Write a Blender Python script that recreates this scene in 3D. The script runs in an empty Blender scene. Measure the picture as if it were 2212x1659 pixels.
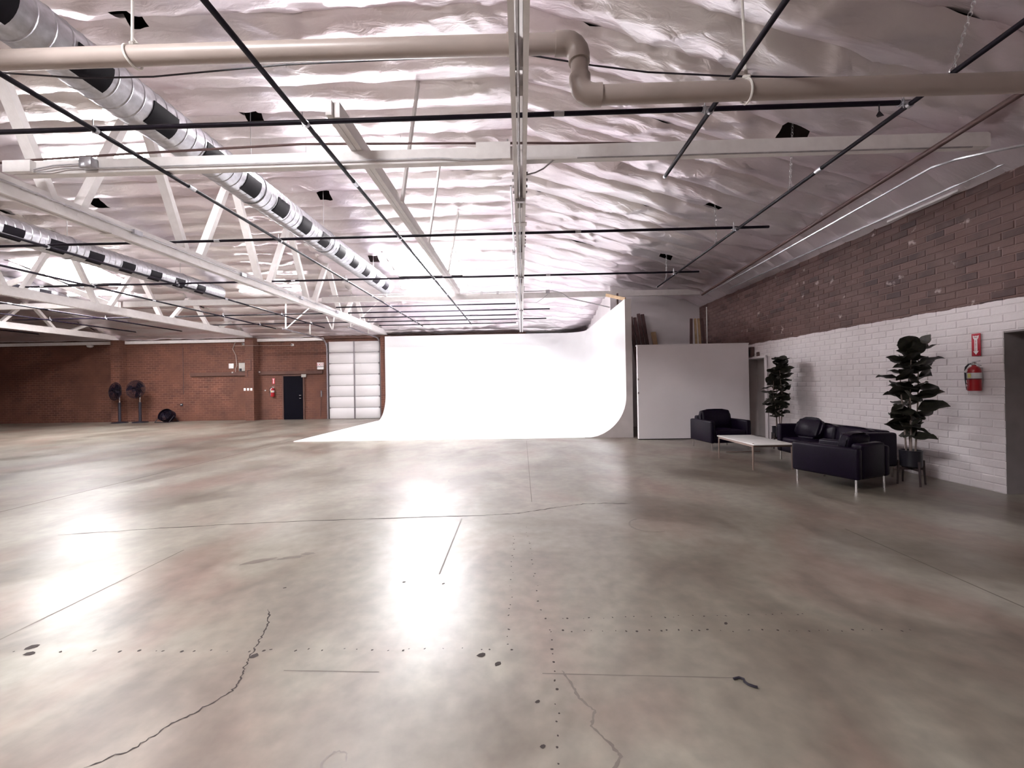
import bpy, bmesh, math, random
import numpy as np
from mathutils import Vector, Matrix
random.seed(7); RNG = np.random.default_rng(11)
R = math.radians

# ------------------------------------------------------------------ camera
sc = bpy.context.scene
COL = sc.collection
FPX = 870.0
EYE = (0.0, 0.0, 1.45)
cam_data = bpy.data.cameras.new('camera'); cam = bpy.data.objects.new('camera', cam_data); COL.objects.link(cam)
cam_data.sensor_width = 36.0; cam_data.lens = FPX/2212*36.0; cam_data.clip_start = 0.05; cam_data.clip_end = 200
_y = Vector(((1127-1106)/FPX, -(832-829.5)/FPX, -1)).normalized()      # world +Y seen from the camera
_x = Vector((math.cos(.0165), math.sin(.0165), 0)); _x = (_x - _y*_x.dot(_y)).normalized()
_z = _x.cross(_y)
MC = Matrix((_x, _y, _z))                                              # camera axes -> world
cam.matrix_world = Matrix.Translation(EYE) @ MC.to_4x4()
sc.camera = cam
# ------------------------------------------------------------------ world and exposure
w = bpy.data.worlds.new('world'); sc.world = w; w.use_nodes = True
w.node_tree.nodes['Background'].inputs[0].default_value = (.75, .82, .95, 1)
w.node_tree.nodes['Background'].inputs[1].default_value = .6
sc.view_settings.view_transform = 'Standard'; sc.view_settings.look = 'None'
sc.view_settings.gamma = 1.0; sc.view_settings.use_curve_mapping = False
sc.view_settings.exposure = 0.5
SKY_GLOW = 68.0        # daylight on the diffusing skylight panes
TUBE_GLOW = 98.0       # fluorescent tubes

# ------------------------------------------------------------------ room numbers
XR, XL, YF, YB = 5.98, -25.6, 18.9, -8.3
TX = [0.02, -6.32, -12.72, -19.15]          # truss lines
CH0, CH1 = 3.88, 4.12                        # bottom chord underside / top
ZPL = 3.97                                   # wall plate
def arc(y): return 6.3 - 2.35*((y-5.3)/13.6)**2
def roof(x, y):
    a = arc(y)
    if x <= 0: return a
    k = min(1.0, max(0.0, (a-3.95)/2.2))
    ze = 3.97 + .46*k
    if x < 5.45: return a + (ze-a)*x/5.45
    return ze + (ZPL-ze)*(x-5.45)/(XR-5.45)

# ------------------------------------------------------------------ materials
def nodes(name):
    m = bpy.data.materials.new(name); m.use_nodes = True
    nt = m.node_tree; b = nt.nodes['Principled BSDF']
    return m, nt, b
def N(nt, typ, **kw):
    n = nt.nodes.new(typ)
    for k, v in kw.items():
        if k.startswith('i_'):
            key = k[2:]; key = int(key) if key.isdigit() else key.replace('_', ' ')
            n.inputs[key].default_value = v
        else: setattr(n, k, v)
    return n
def c4(c): return (c[0], c[1], c[2], 1)
def mat(name, c1, c2=None, rough=.5, metal=0., scale=6., bump=0., bscale=None, spec=.5, detail=4, coat=0.):
    m, nt, b = nodes(name); L = nt.links
    b.inputs['Roughness'].default_value = rough; b.inputs['Metallic'].default_value = metal
    b.inputs['Specular IOR Level'].default_value = spec
    b.inputs['Coat Weight'].default_value = coat
    co = N(nt, 'ShaderNodeTexCoord')
    if c2 is None: c2 = tuple(v*.86 for v in c1)
    n = N(nt, 'ShaderNodeTexNoise', i_Scale=scale, i_Detail=detail); L.new(co.outputs['Object'], n.inputs['Vector'])
    r = N(nt, 'ShaderNodeValToRGB'); r.color_ramp.elements[0].position = .3; r.color_ramp.elements[1].position = .7
    r.color_ramp.elements[0].color = c4(c2); r.color_ramp.elements[1].color = c4(c1)
    L.new(n.outputs['Fac'], r.inputs['Fac']); L.new(r.outputs['Color'], b.inputs['Base Color'])
    if bump:
        n2 = N(nt, 'ShaderNodeTexNoise', i_Scale=bscale or scale*6, i_Detail=3); L.new(co.outputs['Object'], n2.inputs['Vector'])
        bp = N(nt, 'ShaderNodeBump', i_Strength=bump, i_Distance=.02); L.new(n2.outputs['Fac'], bp.inputs['Height'])
        L.new(bp.outputs['Normal'], b.inputs['Normal'])
    return m
def emis(name, col, s):
    m, nt, b = nodes(name)
    b.inputs['Base Color'].default_value = c4(col); b.inputs['Emission Color'].default_value = c4(col)
    b.inputs['Emission Strength'].default_value = s
    return m
M = {}
M['white_wood'] = mat('white_wood', (.82, .785, .775), (.75, .71, .70), .55, scale=9, bump=.08)
M['white_paint'] = mat('white_paint', (.80, .755, .77), (.74, .695, .71), .55, scale=1.2)
M['cyc_white'] = mat('cyc_white', (.93, .93, .94), (.90, .90, .915), .5, scale=.8)
M['grey_panel'] = mat('grey_panel', (.55, .50, .49), (.48, .44, .43), .6, scale=3)
M['black_pipe'] = mat('black_pipe', (.009, .005, .013), (.005, .003, .008), .45, spec=.18, scale=12)
M['galv'] = mat('galvanised', (.62, .62, .66), (.45, .45, .48), .32, metal=.85, scale=14, bump=.05)
M['galv_dull'] = mat('galvanised_dull', (.55, .53, .54), (.40, .38, .40), .5, metal=.6, scale=10)
M['pvc'] = mat('painted_pipe', (.40, .335, .305), (.36, .30, .27), .38, scale=3)
M['brown_pipe'] = mat('brown_pipe', (.11, .06, .055), (.08, .042, .042), .5, metal=.2)
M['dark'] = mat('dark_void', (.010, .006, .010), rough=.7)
M['outlet_dark'] = mat('outlet_dark', (.004, .0025, .006), rough=.6, spec=.15)
M['deck'] = mat('roof_deck', (.05, .03, .03), (.03, .018, .018), .8, scale=5)
M['cable'] = mat('black_cable', (.015, .01, .02), rough=.5)
M['rope'] = mat('rope', (.74, .70, .66), rough=.8)
M['chain'] = mat('chain_steel', (.6, .58, .6), rough=.35, metal=.8)
M['leather'] = mat('dark_leather', (.0050, .0016, .0095), (.003, .001, .006), .42, spec=.16, scale=18, bump=.06, bscale=60)
M['chrome'] = mat('chrome_leg', (.6, .57, .57), rough=.25, metal=.9)
M['table_top'] = mat('table_top', (.72, .70, .68), (.66, .64, .62), .25, scale=4)
M['bronze'] = mat('bronze_leg', (.34, .25, .22), rough=.35, metal=.6)
M['leaf'] = mat('fig_leaf', (.030, .030, .018), (.012, .010, .010), .42, scale=9, bump=.1)
M['stem'] = mat('fig_stem', (.20, .15, .13), (.12, .09, .08), .7, scale=20)
M['pot'] = mat('black_pot', (.010, .008, .014), rough=.45)
M['soil'] = mat('soil', (.03, .02, .015), rough=.9)
M['stand_wood'] = mat('stand_wood', (.035, .020, .022), rough=.5)
M['red'] = mat('extinguisher_red', (.36, .008, .014), (.30, .006, .012), .28)
M['sign_red'] = mat('sign_red', (.42, .01, .03), rough=.4)
M['sign_white'] = mat('sign_white', (.85, .82, .83), rough=.45)
M['label_white'] = mat('label_silver', (.66, .65, .66), rough=.4)
M['label_yellow'] = mat('label_yellow', (.7, .65, .2), rough=.4)
M['black_plastic'] = mat('black_plastic', (.015, .012, .02), rough=.4)
M['door_black'] = mat('black_door', (.002, .0015, .005), rough=.6, spec=.08)
M['door_grey'] = mat('grey_door', (.25, .22, .22), (.19, .165, .165), .6, scale=3, bump=.05)
M['lumber'] = mat('dark_lumber', (.12, .065, .06), (.07, .035, .035), .65, scale=5)
M['lumber_pale'] = mat('pale_lumber', (.50, .34, .20), (.38, .25, .14), .65, scale=7)
M['panel_white'] = mat('door_panel_white', (.80, .77, .78), (.75, .72, .73), .45, scale=1)
M['track'] = mat('track_steel', (.30, .27, .29), rough=.45, metal=.7)
M['box_grey'] = mat('box_grey', (.45, .43, .40), rough=.5)
M['plastic_white'] = mat('plastic_white', (.85, .83, .83), rough=.4)
M['crack'] = mat('crack_dark', (.03, .022, .02), rough=.9)
M['hole'] = mat('hole_dark', (.03, .022, .02), rough=.9)
M['scuff'] = mat('floor_scuff', (.12, .10, .085), (.10, .082, .07), .35, scale=8)
M['joint'] = mat('floor_joint', (.085, .07, .06), (.13, .11, .095), .6, scale=3)
M['ledge'] = mat('ledge_brown', (.10, .045, .032), (.075, .032, .024), .7, scale=3)
M['pane'] = emis('skylight_pane', (1.0, .985, 1.0), SKY_GLOW)
M['tube'] = emis('fluorescent_tube', (1.0, .97, .98), TUBE_GLOW)

def foil_material():
    m, nt, b = nodes('foil_insulation'); L = nt.links
    b.inputs['Roughness'].default_value = .36; b.inputs['Metallic'].default_value = .8
    b.inputs['Specular IOR Level'].default_value = .5
    g = N(nt, 'ShaderNodeNewGeometry')
    n = N(nt, 'ShaderNodeTexNoise', i_Scale=.5, i_Detail=5); L.new(g.outputs['Position'], n.inputs['Vector'])
    r = N(nt, 'ShaderNodeValToRGB')
    r.color_ramp.elements[0].color = (.80, .71, .755, 1); r.color_ramp.elements[1].color = (.96, .92, .94, 1)
    r.color_ramp.elements[0].position = .35; r.color_ramp.elements[1].position = .65
    L.new(n.outputs['Fac'], r.inputs['Fac']); L.new(r.outputs['Color'], b.inputs['Base Color'])
    mp = N(nt, 'ShaderNodeMapping'); mp.inputs['Scale'].default_value = (2.2, 5.5, 2); L.new(g.outputs['Position'], mp.inputs['Vector'])
    n2 = N(nt, 'ShaderNodeTexNoise', i_Scale=1.6, i_Detail=5, i_Distortion=1.2); L.new(mp.outputs['Vector'], n2.inputs['Vector'])
    bp = N(nt, 'ShaderNodeBump', i_Strength=.28, i_Distance=.05); L.new(n2.outputs['Fac'], bp.inputs['Height'])
    L.new(bp.outputs['Normal'], b.inputs['Normal'])
    return m
M['foil'] = foil_material()

def brick_wall_material(name, axis):
    m, nt, b = nodes(name); L = nt.links
    b.inputs['Roughness'].default_value = .8
    g = N(nt, 'ShaderNodeNewGeometry'); s = N(nt, 'ShaderNodeSeparateXYZ'); L.new(g.outputs['Position'], s.inputs[0])
    cx = N(nt, 'ShaderNodeCombineXYZ'); L.new(s.outputs[axis], cx.inputs[0]); L.new(s.outputs[2], cx.inputs[1])
    br = N(nt, 'ShaderNodeTexBrick'); L.new(cx.outputs[0], br.inputs['Vector'])
    br.inputs['Scale'].default_value = 1.0; br.inputs['Brick Width'].default_value = .267; br.inputs['Row Height'].default_value = .104
    br.inputs['Mortar Size'].default_value = .009; br.inputs['Mortar Smooth'].default_value = .2
    br.inputs['Color1'].default_value = (.130, .045, .025, 1); br.inputs['Color2'].default_value = (.082, .027, .017, 1)
    br.inputs['Mortar'].default_value = (.20, .104, .076, 1)
    n = N(nt, 'ShaderNodeTexNoise', i_Scale=.55, i_Detail=5); L.new(g.outputs['Position'], n.inputs['Vector'])
    r = N(nt, 'ShaderNodeValToRGB'); r.color_ramp.elements[0].position = .35; r.color_ramp.elements[1].position = .68
    L.new(n.outputs['Fac'], r.inputs['Fac'])
    mx = N(nt, 'ShaderNodeMix', data_type='RGBA'); mx.inputs[7].default_value = (.108, .040, .024, 1)
    L.new(r.outputs['Color'], mx.inputs[0]); L.new(br.outputs['Color'], mx.inputs[6])
    n3 = N(nt, 'ShaderNodeTexNoise', i_Scale=1.7, i_Detail=6); L.new(g.outputs['Position'], n3.inputs['Vector'])
    mr = N(nt, 'ShaderNodeMapRange', i_1=.3, i_2=.7, i_3=.72, i_4=1.2); L.new(n3.outputs['Fac'], mr.inputs[0])
    mu = N(nt, 'ShaderNodeMix', data_type='RGBA', blend_type='MULTIPLY'); mu.inputs[0].default_value = 1
    L.new(mx.outputs[2], mu.inputs[6]); L.new(mr.outputs[0], mu.inputs[7])
    L.new(mu.outputs[2], b.inputs['Base Color'])
    bp = N(nt, 'ShaderNodeBump', i_Strength=.35, i_Distance=.01); bp.invert = True
    L.new(br.outputs['Fac'], bp.inputs['Height']); L.new(bp.outputs['Normal'], b.inputs['Normal'])
    return m
M['brick_x'] = brick_wall_material('brick_wall_x', 0)
M['brick_y'] = brick_wall_material('brick_wall_y', 1)

def right_wall_material(name, mortar):
    """white paint up to about 2.4 m, bare brick (or its mortar) above"""
    m, nt, b = nodes(name); L = nt.links
    b.inputs['Roughness'].default_value = .62
    g = N(nt, 'ShaderNodeNewGeometry'); oi = N(nt, 'ShaderNodeObjectInfo')
    s = N(nt, 'ShaderNodeSeparateXYZ'); L.new(g.outputs['Position'], s.inputs[0])
    nz = N(nt, 'ShaderNodeTexNoise', i_Scale=3.2, i_Detail=5); L.new(g.outputs['Position'], nz.inputs['Vector'])
    a = N(nt, 'ShaderNodeMath', operation='MULTIPLY_ADD', i_1=.07, i_2=-.035); L.new(nz.outputs['Fac'], a.inputs[0])
    z = N(nt, 'ShaderNodeMath', operation='ADD'); L.new(s.outputs[2], z.inputs[0]); L.new(a.outputs[0], z.inputs[1])
    gt = N(nt, 'ShaderNodeMath', operation='GREATER_THAN', i_1=2.41); L.new(z.outputs[0], gt.inputs[0])
    # brick colour
    ad = N(nt, 'ShaderNodeMath', operation='ADD'); L.new(oi.outputs['Random'], ad.inputs[0]); L.new(g.outputs['Random Per Island'], ad.inputs[1])
    fr = N(nt, 'ShaderNodeMath', operation='FRACT'); L.new(ad.outputs[0], fr.inputs[0])
    rb = N(nt, 'ShaderNodeValToRGB')
    if mortar: cols = [(0, (.14, .078, .068)), (1, (.165, .095, .082))]
    else: cols = [(0, (.042, .017, .018)), (.35, (.066, .028, .025)), (.7, (.09, .042, .036)), (1, (.118, .06, .052))]
    while len(rb.color_ramp.elements) < len(cols): rb.color_ramp.elements.new(.5)
    for e, (p, c) in zip(rb.color_ramp.elements, cols): e.position = p; e.color = c4(c)
    L.new(fr.outputs[0], rb.inputs['Fac'])
    n2 = N(nt, 'ShaderNodeTexNoise', i_Scale=2.3, i_Detail=6); L.new(g.outputs['Position'], n2.inputs['Vector'])
    r2 = N(nt, 'ShaderNodeValToRGB'); r2.color_ramp.elements[0].position = .45; r2.color_ramp.elements[1].position = .72
    L.new(n2.outputs['Fac'], r2.inputs['Fac'])
    sm = N(nt, 'ShaderNodeMix', data_type='RGBA'); sm.inputs[7].default_value = (.11, .058, .051, 1)
    L.new(r2.outputs['Color'], sm.inputs[0]); L.new(rb.outputs['Color'], sm.inputs[6])
    # paint splashes and plaster near the top
    n4 = N(nt, 'ShaderNodeTexNoise', i_Scale=5.5, i_Detail=4); L.new(g.outputs['Position'], n4.inputs['Vector'])
    t4 = N(nt, 'ShaderNodeMapRange', i_1=.66, i_2=.72, i_3=0., i_4=.6); L.new(n4.outputs['Fac'], t4.inputs[0])
    sp = N(nt, 'ShaderNodeMix', data_type='RGBA'); sp.inputs[7].default_value = (.52, .42, .40, 1)
    L.new(t4.outputs[0], sp.inputs[0]); L.new(sm.outputs[2], sp.inputs[6])
    # white paint
    n3 = N(nt, 'ShaderNodeTexNoise', i_Scale=1.4, i_Detail=5); L.new(g.outputs['Position'], n3.inputs['Vector'])
    rw = N(nt, 'ShaderNodeValToRGB'); rw.color_ramp.elements[0].color = (.60, .545, .555, 1); rw.color_ramp.elements[1].color = (.71, .655, .67, 1)
    rw.color_ramp.elements[0].position = .3; rw.color_ramp.elements[1].position = .7
    L.new(n3.outputs['Fac'], rw.inputs['Fac'])
    fm = N(nt, 'ShaderNodeMix', data_type='RGBA')
    L.new(gt.outputs[0], fm.inputs[0]); L.new(rw.outputs['Color'], fm.inputs[6]); L.new(sp.outputs[2], fm.inputs[7])
    L.new(fm.outputs[2], b.inputs['Base Color'])
    n5 = N(nt, 'ShaderNodeTexNoise', i_Scale=26, i_Detail=4); L.new(g.outputs['Position'], n5.inputs['Vector'])
    bp = N(nt, 'ShaderNodeBump', i_Strength=.3, i_Distance=.008); L.new(n5.outputs['Fac'], bp.inputs['Height'])
    L.new(bp.outputs['Normal'], b.inputs['Normal'])
    return m
M['rwall_brick'] = right_wall_material('right_wall_brick', False)
M['rwall_mortar'] = right_wall_material('right_wall_mortar', True)

def floor_material():
    m, nt, b = nodes('concrete_floor'); L = nt.links
    g = N(nt, 'ShaderNodeNewGeometry')
    def noise(sc_, det, dist=0., mscale=None):
        n = N(nt, 'ShaderNodeTexNoise', i_Scale=sc_, i_Detail=det, i_Distortion=dist)
        if mscale:
            mp = N(nt, 'ShaderNodeMapping'); mp.inputs['Scale'].default_value = mscale; L.new(g.outputs['Position'], mp.inputs['Vector']); L.new(mp.outputs['Vector'], n.inputs['Vector'])
        else: L.new(g.outputs['Position'], n.inputs['Vector'])
        return n
    def ramp(n, p0, p1, a, bb):
        r = N(nt, 'ShaderNodeMapRange', i_1=p0, i_2=p1, i_3=a, i_4=bb); L.new(n.outputs['Fac'], r.inputs[0]); return r
    n1 = noise(.75, 9, .7, (1.0, .75, 1))
    r1 = N(nt, 'ShaderNodeValToRGB')
    cols = [(.28, (.085, .066, .050)), (.42, (.152, .131, .105)), (.56, (.206, .186, .154)), (.75, (.246, .226, .194))]
    while len(r1.color_ramp.elements) < 4: r1.color_ramp.elements.new(.5)
    for e, (p, c) in zip(r1.color_ramp.elements, cols): e.position = p; e.color = c4(c)
    L.new(n1.outputs['Fac'], r1.inputs['Fac'])
    n2 = noise(.9, 6, .4, (1.0, .6, 1)); t2 = ramp(n2, .48, .68, 0, .75)         # reddish stains
    m2 = N(nt, 'ShaderNodeMix', data_type='RGBA'); m2.inputs[7].default_value = (.17, .108, .088, 1)
    L.new(t2.outputs[0], m2.inputs[0]); L.new(r1.outputs['Color'], m2.inputs[6])
    n3 = noise(.95, 9, 1.0, (1., .7, 1)); t3 = ramp(n3, .50, .68, 0, .78)                     # dark blotches
    m3 = N(nt, 'ShaderNodeMix', data_type='RGBA'); m3.inputs[7].default_value = (.078, .058, .044, 1)
    L.new(t3.outputs[0], m3.inputs[0]); L.new(m2.outputs[2], m3.inputs[6])
    n6 = noise(9, 6); t6 = ramp(n6, .3, .7, .8, 1.12)
    m6 = N(nt, 'ShaderNodeMix', data_type='RGBA', blend_type='MULTIPLY'); m6.inputs[0].default_value = 1
    L.new(m3.outputs[2], m6.inputs[6]); L.new(t6.outputs[0], m6.inputs[7])
    L.new(m6.outputs[2], b.inputs['Base Color'])
    n4 = noise(1.1, 6, .5); t4 = ramp(n4, .3, .7, .285, .40); L.new(t4.outputs[0], b.inputs['Roughness'])
    n5 = noise(7, 7, .3); bp = N(nt, 'ShaderNodeBump', i_Strength=.12, i_Distance=.01)
    L.new(n5.outputs['Fac'], bp.inputs['Height']); L.new(bp.outputs['Normal'], b.inputs['Normal'])
    b.inputs['Specular IOR Level'].default_value = .55
    return m
M['floor'] = floor_material()

# ------------------------------------------------------------------ mesh helpers
class MB:
    def __init__(s): s.v = []; s.f = []
    def add(s, vs, fs):
        o = len(s.v); s.v += [tuple(p) for p in vs]; s.f += [tuple(i+o for i in f) for f in fs]; return s
    def box(s, lo, hi):
        (x0, y0, z0), (x1, y1, z1) = lo, hi
        return s.add([(x0,y0,z0),(x1,y0,z0),(x1,y1,z0),(x0,y1,z0),(x0,y0,z1),(x1,y0,z1),(x1,y1,z1),(x0,y1,z1)],
                     [(0,3,2,1),(4,5,6,7),(0,1,5,4),(1,2,6,5),(2,3,7,6),(3,0,4,7)])
    def cbox(s, c, size, mtx=None):
        h = [q/2 for q in size]; vs = []
        for z in (-1, 1):
            for x, y in ((-1,-1),(1,-1),(1,1),(-1,1)):
                p = Vector((x*h[0], y*h[1], z*h[2]))
                if mtx is not None: p = mtx @ p
                vs.append(p + Vector(c))
        return s.add(vs, [(0,3,2,1),(4,5,6,7),(0,1,5,4),(1,2,6,5),(2,3,7,6),(3,0,4,7)])
    def bar(s, a, b, w, h, up=(0,0,1)):
        a, b = Vector(a), Vector(b); d = (b-a).normalized(); u = Vector(up)
        sd = d.cross(u)
        if sd.length < 1e-4: sd = d.cross(Vector((1,0,0)))
        sd.normalize(); u = sd.cross(d).normalized()
        vs = []
        for p in (a, b):
            for i, j in ((-1,-1),(1,-1),(1,1),(-1,1)): vs.append(p + sd*(i*w/2) + u*(j*h/2))
        return s.add(vs, [(0,1,2,3),(7,6,5,4),(0,4,5,1),(1,5,6,2),(2,6,7,3),(3,7,4,0)])
    def tube(s, pts, r, n=10, caps=True):
        pts = [Vector(p) for p in pts]; rings = []; o = len(s.v); pu = None
        for i, p in enumerate(pts):
            if i == 0: d = pts[1]-p
            elif i == len(pts)-1: d = p-pts[i-1]
            else: d = (pts[i+1]-p).normalized() + (p-pts[i-1]).normalized()
            d.normalize()
            if pu is None: pu = d.orthogonal().normalized()
            u = (pu - d*pu.dot(d))
            u = u.normalized() if u.length > 1e-5 else d.orthogonal().normalized()
            pu = u; v = d.cross(u); rr = r[i] if isinstance(r, (list, tuple)) else r
            for k in range(n):
                t = 2*math.pi*k/n; s.v.append(tuple(p + u*(math.cos(t)*rr) + v*(math.sin(t)*rr)))
        for i in range(len(pts)-1):
            for k in range(n):
                a = o+i*n+k; b = o+i*n+(k+1) % n
                s.f.append((a, b, b+n, a+n))
        if caps:
            s.f.append(tuple(o+k for k in range(n))[::-1]); s.f.append(tuple(o+(len(pts)-1)*n+k for k in range(n)))
        return s
    def lathe(s, prof, n=20, mtx=None):
        o = len(s.v)
        for r, z in prof:
            for k in range(n):
                t = 2*math.pi*k/n; p = Vector((r*math.cos(t), r*math.sin(t), z))
                s.v.append(tuple(mtx @ p if mtx is not None else p))
        for i in range(len(prof)-1):
            for k in range(n):
                a = o+i*n+k; b = o+i*n+(k+1) % n; s.f.append((a, b, b+n, a+n))
        s.f.append(tuple(o+k for k in range(n))[::-1]); s.f.append(tuple(o+(len(prof)-1)*n+k for k in range(n)))
        return s
    def torus(s, c, R_, r, mtx=None, n=20, m=6, sx=1.):
        o = len(s.v)
        for i in range(n):
            t = 2*math.pi*i/n
            for j in range(m):
                q = 2*math.pi*j/m
                p = Vector(((R_+r*math.cos(q))*math.cos(t)*sx, (R_+r*math.cos(q))*math.sin(t), r*math.sin(q)))
                if mtx is not None: p = mtx @ p
                s.v.append(tuple(p+Vector(c)))
        for i in range(n):
            for j in range(m):
                a = o+i*m+j; b = o+i*m+(j+1) % m; c_ = o+((i+1) % n)*m+(j+1) % m; d = o+((i+1) % n)*m+j
                s.f.append((a, d, c_, b))
        return s
    def poly(s, pts, thick, axis):
        """prism: polygon pts (3d, planar) pushed by vector axis*thick"""
        n = len(pts); ax = Vector(axis)*thick
        vs = [Vector(p) for p in pts] + [Vector(p)+ax for p in pts]
        fs = [tuple(range(n))[::-1], tuple(range(n, 2*n))] + [(i, (i+1) % n, n+(i+1) % n, n+i) for i in range(n)]
        return s.add(vs, fs)
    def mesh(s, name, smooth=False):
        me = bpy.data.meshes.new(name); me.from_pydata(s.v, [], s.f); me.update()
        bm = bmesh.new(); bm.from_mesh(me); bmesh.ops.recalc_face_normals(bm, faces=bm.faces); bm.to_mesh(me); bm.free()
        if smooth: smooth_mesh(me)
        return me
    def build(s, name, m, parent=None, world=True, smooth=False):
        if parent is not None and world:
            inv = parent.matrix_world_calc.inverted() if hasattr(parent, 'matrix_world_calc') else mworld(parent).inverted()
            s.v = [tuple(inv @ Vector(p)) for p in s.v]
        return link(name, s.mesh(name, smooth), m, parent)
def smooth_mesh(me, ang=40):
    me.polygons.foreach_set('use_smooth', [True]*len(me.polygons))
    try: me.set_sharp_from_angle(angle=R(ang))
    except Exception: pass
def mworld(o):
    mtx = Matrix.LocRotScale(o.location, o.rotation_euler, o.scale)
    return mworld(o.parent) @ mtx if o.parent else mtx
def link(name, me, m, parent=None, loc=None, rot=None, scale=None):
    o = bpy.data.objects.new(name, me); COL.objects.link(o)
    if m is not None and not me.materials: me.materials.append(M[m] if isinstance(m, str) else m)
    if parent is not None: o.parent = parent
    if loc is not None: o.location = loc
    if rot is not None: o.rotation_euler = rot
    if scale is not None: o.scale = scale
    return o
def tag(o, label=None, cat=None, group=None, kind=None):
    if label: o['label'] = label
    if cat: o['category'] = cat
    if group: o['group'] = group
    if kind: o['kind'] = kind
    return o
def thing(name, label, cat, loc=(0,0,0), rz=0., group=None, kind=None):
    o = bpy.data.objects.new(name, None); COL.objects.link(o); o.empty_display_size = .1
    o.location = loc; o.rotation_euler = (0, 0, rz)
    return tag(o, label, cat, group, kind)
def struct(name, mb, m, label=None, parent=None, smooth=False):
    o = mb.build(name, m, parent, smooth=smooth)
    if parent is None: tag(o, label, None, None, 'structure')
    return o
def rbox(size, r=.02, seg=2, puff=0., cuts=0):
    bm = bmesh.new(); bmesh.ops.create_cube(bm, size=1.0)
    for v in bm.verts: v.co = Vector((v.co.x*size[0], v.co.y*size[1], v.co.z*size[2]))
    if cuts: bmesh.ops.subdivide_edges(bm, edges=bm.edges[:], cuts=cuts, use_grid_fill=True)
    if puff:
        for v in bm.verts:
            q = [2*v.co[i]/size[i] for i in range(3)]
            for i in range(3):
                o1, o2 = q[(i+1) % 3], q[(i+2) % 3]
                v.co[i] += math.copysign(1, q[i])*abs(q[i])*puff*max(0, (1-o1*o1))**.5*max(0, (1-o2*o2))**.5
    es = [e for e in bm.edges if len(e.link_faces) == 2 and e.calc_face_angle(0) > .6]
    if r > 0: bmesh.ops.bevel(bm, geom=es, offset=r, segments=seg, affect='EDGES', profile=.5)
    me = bpy.data.meshes.new('rounded_box'); bm.to_mesh(me); bm.free(); smooth_mesh(me, 50)
    return me
def text_mesh(txt, size):
    cu = bpy.data.curves.new('lettering', 'FONT'); cu.body = txt; cu.size = size; cu.align_x = 'CENTER'; cu.align_y = 'CENTER'; cu.extrude = .0008
    o = bpy.data.objects.new('tmp', cu); COL.objects.link(o)
    dg = bpy.context.evaluated_depsgraph_get(); me = bpy.data.meshes.new_from_object(o.evaluated_get(dg))
    bpy.data.objects.remove(o); me.materials.clear()
    return me
def copy_tree(o, parent=None):
    c = o.copy(); COL.objects.link(c); c.parent = parent
    for ch in list(o.children): copy_tree(ch, c)
    return c

# value noise for the sheet wrinkles
_LAT = RNG.random((256, 256))
def vnoise(x, y):
    xi = np.floor(x).astype(int); yi = np.floor(y).astype(int); fx = x-xi; fy = y-yi
    fx = fx*fx*(3-2*fx); fy = fy*fy*(3-2*fy)
    a = _LAT[xi % 256, yi % 256]; b = _LAT[(xi+1) % 256, yi % 256]; c = _LAT[xi % 256, (yi+1) % 256]; d = _LAT[(xi+1) % 256, (yi+1) % 256]
    return (a*(1-fx)+b*fx)*(1-fy) + (c*(1-fx)+d*fx)*fy
def ridge(x, y): return 1-np.abs(2*vnoise(x, y)-1)

# ================================================================== SETTING
# ---- floor
fl = struct('floor', MB().add([(XL,YB,0),(XR+.43,YB,0),(XR+.43,YF,0),(XL,YF,0)], [(0,1,2,3)]), 'floor', 'worn grey-beige polished concrete floor')
def ribbon(pts, w, z, jit=0., taper=True, sub=8):
    """thin flat strip lying on the floor along a polyline"""
    P = []
    for i in range(len(pts)-1):
        for k in range(sub):
            t = k/sub; P.append((pts[i][0]*(1-t)+pts[i+1][0]*t, pts[i][1]*(1-t)+pts[i+1][1]*t))
    P.append(pts[-1]); mb = MB(); n = len(P); vs = []
    for i, p in enumerate(P):
        a = P[max(0, i-1)]; b = P[min(n-1, i+1)]; d = Vector((b[0]-a[0], b[1]-a[1])).normalized(); s_ = Vector((-d.y, d.x))
        ww = w*(.35+.65*random.random()) if jit else w
        if taper and (i < 2 or i > n-3): ww *= .4
        o = random.uniform(-jit, jit)
        vs += [(p[0]+s_.x*(o+ww/2), p[1]+s_.y*(o+ww/2), z), (p[0]+s_.x*(o-ww/2), p[1]+s_.y*(o-ww/2), z)]
    return mb.add(vs, [(2*i, 2*i+1, 2*i+3, 2*i+2) for i in range(n-1)])
cr1 = [(-4.75,4.0),(-3.85,4.17),(-3.0,4.3),(-2.2,4.38),(-1.2,4.45),(-.45,4.5),(-.1,4.55),(.2,4.68),(.5,4.82),(.75,4.9),(1.0,4.92),(1.28,4.88)]
cr2 = [(-1.69,2.62),(-1.6,2.47),(-1.55,2.33),(-1.52,2.23),(-1.49,2.12),(-1.46,2.05),(-1.43,1.98),(-1.42,1.9),(-1.5,1.78),(-1.56,1.7),(-1.6,1.6),(-1.72,1.52)]
for p, ww in ((cr1, .022), (cr2, .011)): ribbon(p, ww, .0012, .008).build('crack', 'crack', fl)
cr3 = [(.18,2.05),(.22,1.96),(.24,1.87),(.3,1.8),(.27,1.72),(.33,1.64),(.36,1.58),(.3,1.5),(.24,1.42)]
ribbon(cr3, .018, .0010, .004).build('filled_crack', 'scuff', fl)
for a, b, ww in (((-6.42, 3.2), (-6.42, 18.8), .03), ((-1.25,2.05), (-.75, 2.04), .006), ((.08, 2.03), (1.05, 2.0), .006), ((-.68, 4.4), (-.66, 3.1), .014), ((.1, 5.0), (.1, 10.5), .008), ((-3.1, 3.6), (-3.1, 2.2), .012), ((3.12, 4.0), (3.14, 2.2), .012)):
    ribbon([a, b], ww, .0008, .0, False, 20).build('floor_joint', 'joint', fl)
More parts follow.
